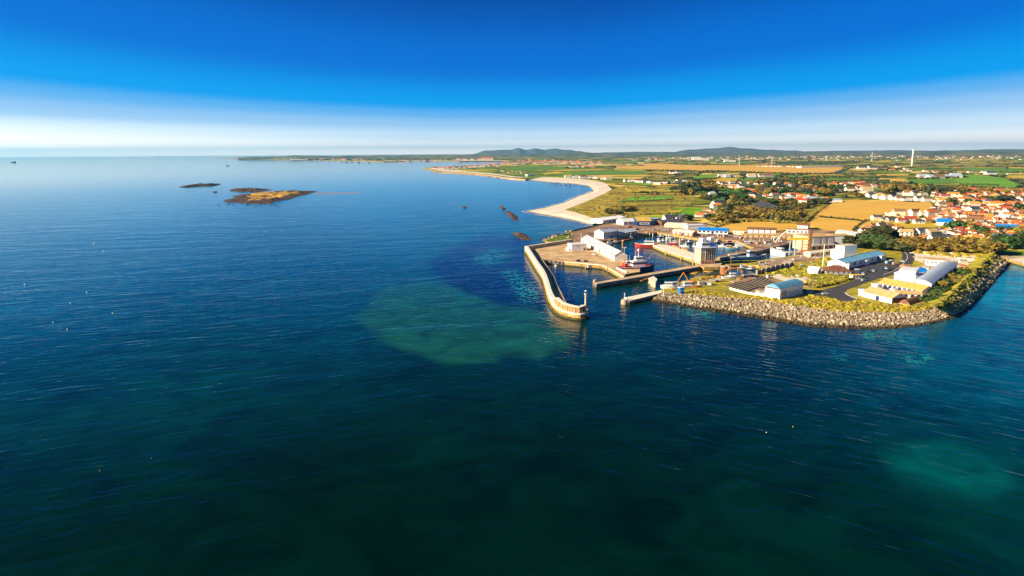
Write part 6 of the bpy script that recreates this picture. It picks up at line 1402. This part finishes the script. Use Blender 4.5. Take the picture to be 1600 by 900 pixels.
trees('town gardens at the back', [(1462, 303), (1486, 306), (1520, 302), (1560, 307), (1600, 304)], 8, 9, [D_, O_], 1.0, 1.3)
trees('town gardens in the middle', [(1450, 330), (1475, 326), (1512, 320), (1550, 316), (1580, 322), (1600, 330)], 9, 8, [D_, G_, D_], 2.5, 1.3)
trees('town gardens at the front', [(1480, 362), (1500, 358), (1540, 368), (1590, 366), (1604, 372)], 8, 9, [D_, G_, O_], 1.5, 1.3)
trees('old trees beside the white field row', [(1371, 304), (1392, 303), (1452, 305), (1462, 309)], 5, 13, [D_, O_], .8, 1.1)
trees('shore trees at the far right', [(1588, 378), (1598, 377), (1606, 380)], 3, 12, [D_], .8, 1.3)
trees('line along the back of the big field', [(1316, 309), (1350, 307), (1380, 306)], 5, 6, [D_, O_], .5, 1.4)
# hedges between the near fields
def hedge(label, pts, hpx=3.0, m='leaf_dark', wpx=None):
    b = MB(); n = int(pl_len(pts) / (hpx * .55)) + 2
    for i in range(n):
        x, y = pl_at(pts, i / (n - 1)); s = mpp(x, y); h = hpx * s * random.uniform(.6, 1.15); p = G(x + random.gauss(0, .5), y + random.gauss(0, .25), ZL); p.z += h * .35
        b.blob(p, h * .62, h * .55, h * .55, 1, .5)
        for k_ in range(7):
            d = Vector((random.gauss(0, 1), random.gauss(0, 1), abs(random.gauss(0, 1)))).normalized() * h * .62; q = p + d
            u = Vector((random.gauss(0, 1), random.gauss(0, 1), random.gauss(0, 1))).normalized(); v = u.orthogonal().normalized(); e = h * .14
            b.add([q - u * e, q + v * e, q + u * e, q - v * e], [(0, 1, 2, 3)])
    o = b.build('hedge', m, label=label, cat='hedge')
hedge('dark hedge dividing the two nearest golden fields', [(1280, 339.4), (1310, 342), (1347, 345.5)], 2.5)
hedge('hedge along the right edge of the near stubble field', [(1352, 345), (1338, 356), (1333, 361)], 3)
hedge('hedge along the top of the golden field by the blue shed', [(1116, 356), (1142, 348.6), (1180, 345.6), (1218, 347.6), (1256, 351)], 4, 'leaf_olive')
hedge('hedge from the woods up to the big stubble field', [(1256, 349), (1270, 337), (1292, 322)], 5, 'leaf_olive')
hedge('hedge along the road to the compound', [(1275, 450), (1300, 445), (1326, 438), (1345, 432)], 4.5, 'leaf_olive')
hedge('scrub hedge behind the blue roofed warehouse', [(1256, 446), (1270, 447), (1284, 447)], 5, 'leaf_olive')
hedge('dark hedge on the left of the green strip', [(970, 315.5), (1010, 314.6), (1052, 312)], 2)
hedge('dark hedge below the long golden field', [(1020, 267), (1080, 268), (1150, 269), (1240, 272), (1300, 272)], 2.2)
hedge('dark hedge beside the straight road', [(1286, 276), (1320, 277), (1360, 278), (1400, 277)], 2.2)
hedge('hedge round the bright green field', [(1080, 279.5), (1060, 281.5), (1120, 280), (1130, 273)], 2.4)
hedge('dark hedge splitting the yellow and green fields', [(1150, 285), (1158, 280), (1166, 277)], 2.4)
hedge('hedge below the yellow meadow in town', [(1395, 359), (1440, 358), (1480, 357)], 2.5, 'leaf_olive')
hedge('hedge between the farm and the green pasture', [(1500, 288.5), (1540, 289), (1560, 290)], 1.8)
hedge('dark hedge behind the bright green field', [(1490, 278), (1512, 277.6)], 3)
hedge('long hedge behind the white farm', [(1420, 274), (1470, 273), (1520, 272.5)], 2)
hedge('bushy line at the foot of the bank', [(1470, 474), (1488, 466), (1500, 455)], 4)
hedge('dark hedge across the dunes', [(955, 323), (1000, 322), (1050, 321)], 1.8, 'leaf_olive')
hedge('second hedge across the dunes', [(1000, 336), (1030, 334.5), (1062, 333)], 2.2, 'leaf_olive')
hedge('hedge behind the coastal row', [(962, 288), (1010, 291), (1060, 291)], 1.8, 'leaf_olive')
# rough growth: tufts, gorse, scrub
def scrub(name, label, m, regions, n, r0, r1, seed):
    random.seed(seed); b = MB()
    ws = [abs(sum(p[i][0] * p[(i + 1) % len(p)][1] - p[(i + 1) % len(p)][0] * p[i][1] for i in range(len(p)))) for p in regions]
    for k_ in range(n):
        p = random.choices(regions, ws)[0]; xs = [q[0] for q in p]; ys = [q[1] for q in p]
        for _ in range(30):
            x, y = random.uniform(min(xs), max(xs)), random.uniform(min(ys), max(ys))
            if inpoly(x, y, p): break
        else: continue
        if noise.noise(Vector((x * .08, y * .2, seed))) < -.05: continue
        s = mpp(x, y); r_ = random.uniform(r0, r1) * s; c = G(x, y, ZL); b.blob((c.x, c.y, c.z + r_ * .15), r_ * 1.3, r_ * 1.2, r_ * .75, 1, .6)
        for j_ in range(4):
            d = Vector((random.gauss(0, 1), random.gauss(0, 1), abs(random.gauss(0, 1)))).normalized() * r_; q = c + d; u = d.orthogonal().normalized(); e = r_ * .3
            b.add([q - u * e, q + d * .4, q + u * e], [(0, 1, 2)])
    return b.build(name, m, label=label, kind='stuff')
dm('gorse', (0.52, 0.38, 0.02), col2=(0.20, 0.17, 0.02), scale=.3, detail=7)
edge_strip = [(1072, 457), (1090, 452), (1150, 462), (1196, 465), (1240, 472), (1262, 460), (1290, 464), (1310, 471), (1340, 470), (1396, 476), (1440, 479), (1470, 474), (1486, 468), (1460, 480), (1431, 487), (1360, 487.5), (1305, 486.5), (1278, 481.5), (1236, 476), (1195, 468), (1160, 466.5), (1118, 462.5), (1088, 460.5)]
scrub('gorse', 'yellow gorse and rough grass along the top of the sea wall', 'gorse', [edge_strip], 750, .8, 2.6, 5)
scrub('scrub', 'green brown scrub among the grass of the peninsula', 'scrub_green', [edge_strip, [(1190, 428), (1262, 412), (1300, 402), (1300, 428), (1270, 446), (1220, 436)], [(1262, 448), (1330, 440), (1335, 430), (1290, 434)], [(1430, 474), (1500, 440), (1526, 428), (1545, 402), (1552, 396), (1530, 424), (1480, 470)]], 1100, .8, 2.6, 6)
scrub('gorse', 'golden dry growth before the olive tree belt', 'gorse', [[(1420, 390), (1480, 393), (1550, 398), (1540, 408), (1500, 403), (1430, 396)]], 420, 1.2, 3.0, 7)
scrub('dune_scrub', 'patchy bushes scattered over the dunes', 'leaf_olive', [[(890, 328), (945, 306), (975, 292), (1080, 298), (1080, 325), (1000, 338), (945, 346), (930, 340)]], 900, .5, 1.8, 8)
BANK_OUT = [(1488, 494, 1460, 478), (1503, 488, 1484, 462), (1520, 474, 1503, 441), (1537, 452, 1520, 425), (1555, 432, 1537, 408), (1575, 412, 1552, 395)]
def bank_growth(name, label, m, n, r0, r1, seed, s0=.3, s1=1.0):
    random.seed(seed); b = MB(); lo = [p[:2] for p in BANK_OUT]; hi = [p[2:] for p in BANK_OUT]
    for k_ in range(n):
        u = random.random() * (len(lo) - 1.001); i = int(u); f = u - i; s_ = random.uniform(s0, s1)
        A = G(lo[i][0], lo[i][1], 0).lerp(G(lo[i + 1][0], lo[i + 1][1], 0), f); B_ = G(hi[i][0], hi[i][1], 9).lerp(G(hi[i + 1][0], hi[i + 1][1], 9), f)
        z = .3 + 8.7 * (s_ / .3 * .35 if s_ < .3 else .35 + (s_ - .3) / .7 * .65); c = A.lerp(B_, s_); r_ = random.uniform(r0, r1)
        b.blob((c.x, c.y, z), r_ * 1.3, r_ * 1.3, r_ * .8, 1, .6)
        for j_ in range(4):
            d = Vector((random.gauss(0, 1), random.gauss(0, 1), abs(random.gauss(0, 1)))).normalized() * r_; q = Vector((c.x, c.y, z)) + d; u_ = d.orthogonal().normalized(); e = r_ * .3
            b.add([q - u_ * e, q + d * .4, q + u_ * e], [(0, 1, 2)])
    return b.build(name, m, label=label, kind='stuff')
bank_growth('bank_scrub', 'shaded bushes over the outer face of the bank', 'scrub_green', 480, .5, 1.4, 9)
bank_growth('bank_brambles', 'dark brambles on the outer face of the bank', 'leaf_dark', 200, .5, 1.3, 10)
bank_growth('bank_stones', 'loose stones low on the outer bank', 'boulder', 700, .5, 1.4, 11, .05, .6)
scrub('dry_grass', 'brown dry tussocks on the peninsula', 'timber', [edge_strip], 350, .7, 1.9, 15)
scrub('garden_greenery', 'dark garden shrubs between the town houses', 'leaf_dark', [[(1465, 300), (1604, 300), (1604, 380), (1480, 372), (1462, 350)], [(1165, 290), (1300, 292), (1300, 318), (1170, 318)], [(1366, 336), (1462, 332), (1470, 350), (1380, 352)]], 700, 1.0, 3.0, 25)
# far woods and hedgerows fading to the horizon
random.seed(55); b = MB(); c2 = MB()
for line in range(430):
    y = 243 + (random.random() ** 1.25) * 62; hx = 240 - 0.0 * y
    x0 = random.uniform(1000 if y > 262 else 800, 1620) if y > 256 else random.uniform(640, 1620)
    if y > 250 and x0 < 790: continue
    if y > 262 and x0 < 900: continue
    if y > 280 and x0 < 970: continue
    L_ = random.uniform(6, 60) * (1.3 - (y - 243) / 90); ang = random.gauss(0, .06)
    hp = .5 + (y - 240) * .05
    n = int(L_ / (hp * .9)) + 2
    for i in range(n):
        x = x0 + L_ * i / n; yy = y + ang * L_ * i / n + random.gauss(0, .15)
        if any(inpoly(x, yy, f[0]) for f in FLD if f[1] in ('stubble', 'lime', 'pasture', 'yellow_field')) : continue
        if x < 960 and yy > 277: continue
        s = mpp(x, yy); h = hp * s * random.uniform(.5, 1.1); p = G(x, yy, ZL); (b if random.random() < .7 else c2).blob((p.x, p.y, p.z + h * .35), h * random.uniform(.7, 1.3), h * .8, h * .6, 1, .5)
for i in range(700):                         # thin fringe of trees on the far headland
    x = 380 + random.random() ** .8 * 420; y = (248.2 if x < 480 else 249.5) + random.gauss(0, .5) - (x > 600) * .6; s = mpp(x, y); h = s * random.uniform(.5, 1.3); p = G(x, y, ZL)
    if x > 470 or y < 247.4: b.blob((p.x, p.y, p.z + h * .3), h * 1.4, h * 1.5, h * .6, 1, .5)
b.build('far_woods', 'far_wood', label='dark woods and hedgerows of the far plain', kind='stuff')
c2.build('far_woods', 'leaf_olive', label='olive woods and hedgerows of the far plain', kind='stuff')
# ---------------------------------------------------------------- sea air: one closed box of pale haze round everything
def haze():
    b = MB(); b.box(-36500, 36500, -36500, 36500, -3, 375)
    m = bpy.data.materials.new('haze'); m.use_nodes = True
    t = m.node_tree; t.nodes.clear()
    o_ = N(t, 'ShaderNodeOutputMaterial'); v = N(t, 'ShaderNodeVolumePrincipled')
    v.inputs['Color'].default_value = (0.12, 0.60, 1.0, 1)
    v.inputs['Density'].default_value = 3.4e-5
    v.inputs['Anisotropy'].default_value = 0.3
    t.links.new(v.outputs[0], o_.inputs['Volume'])
    M['haze'] = m
    o = b.build('haze', 'haze'); o['kind'] = 'stuff'; o['label'] = 'pale blue sea haze thickening with distance'
haze()
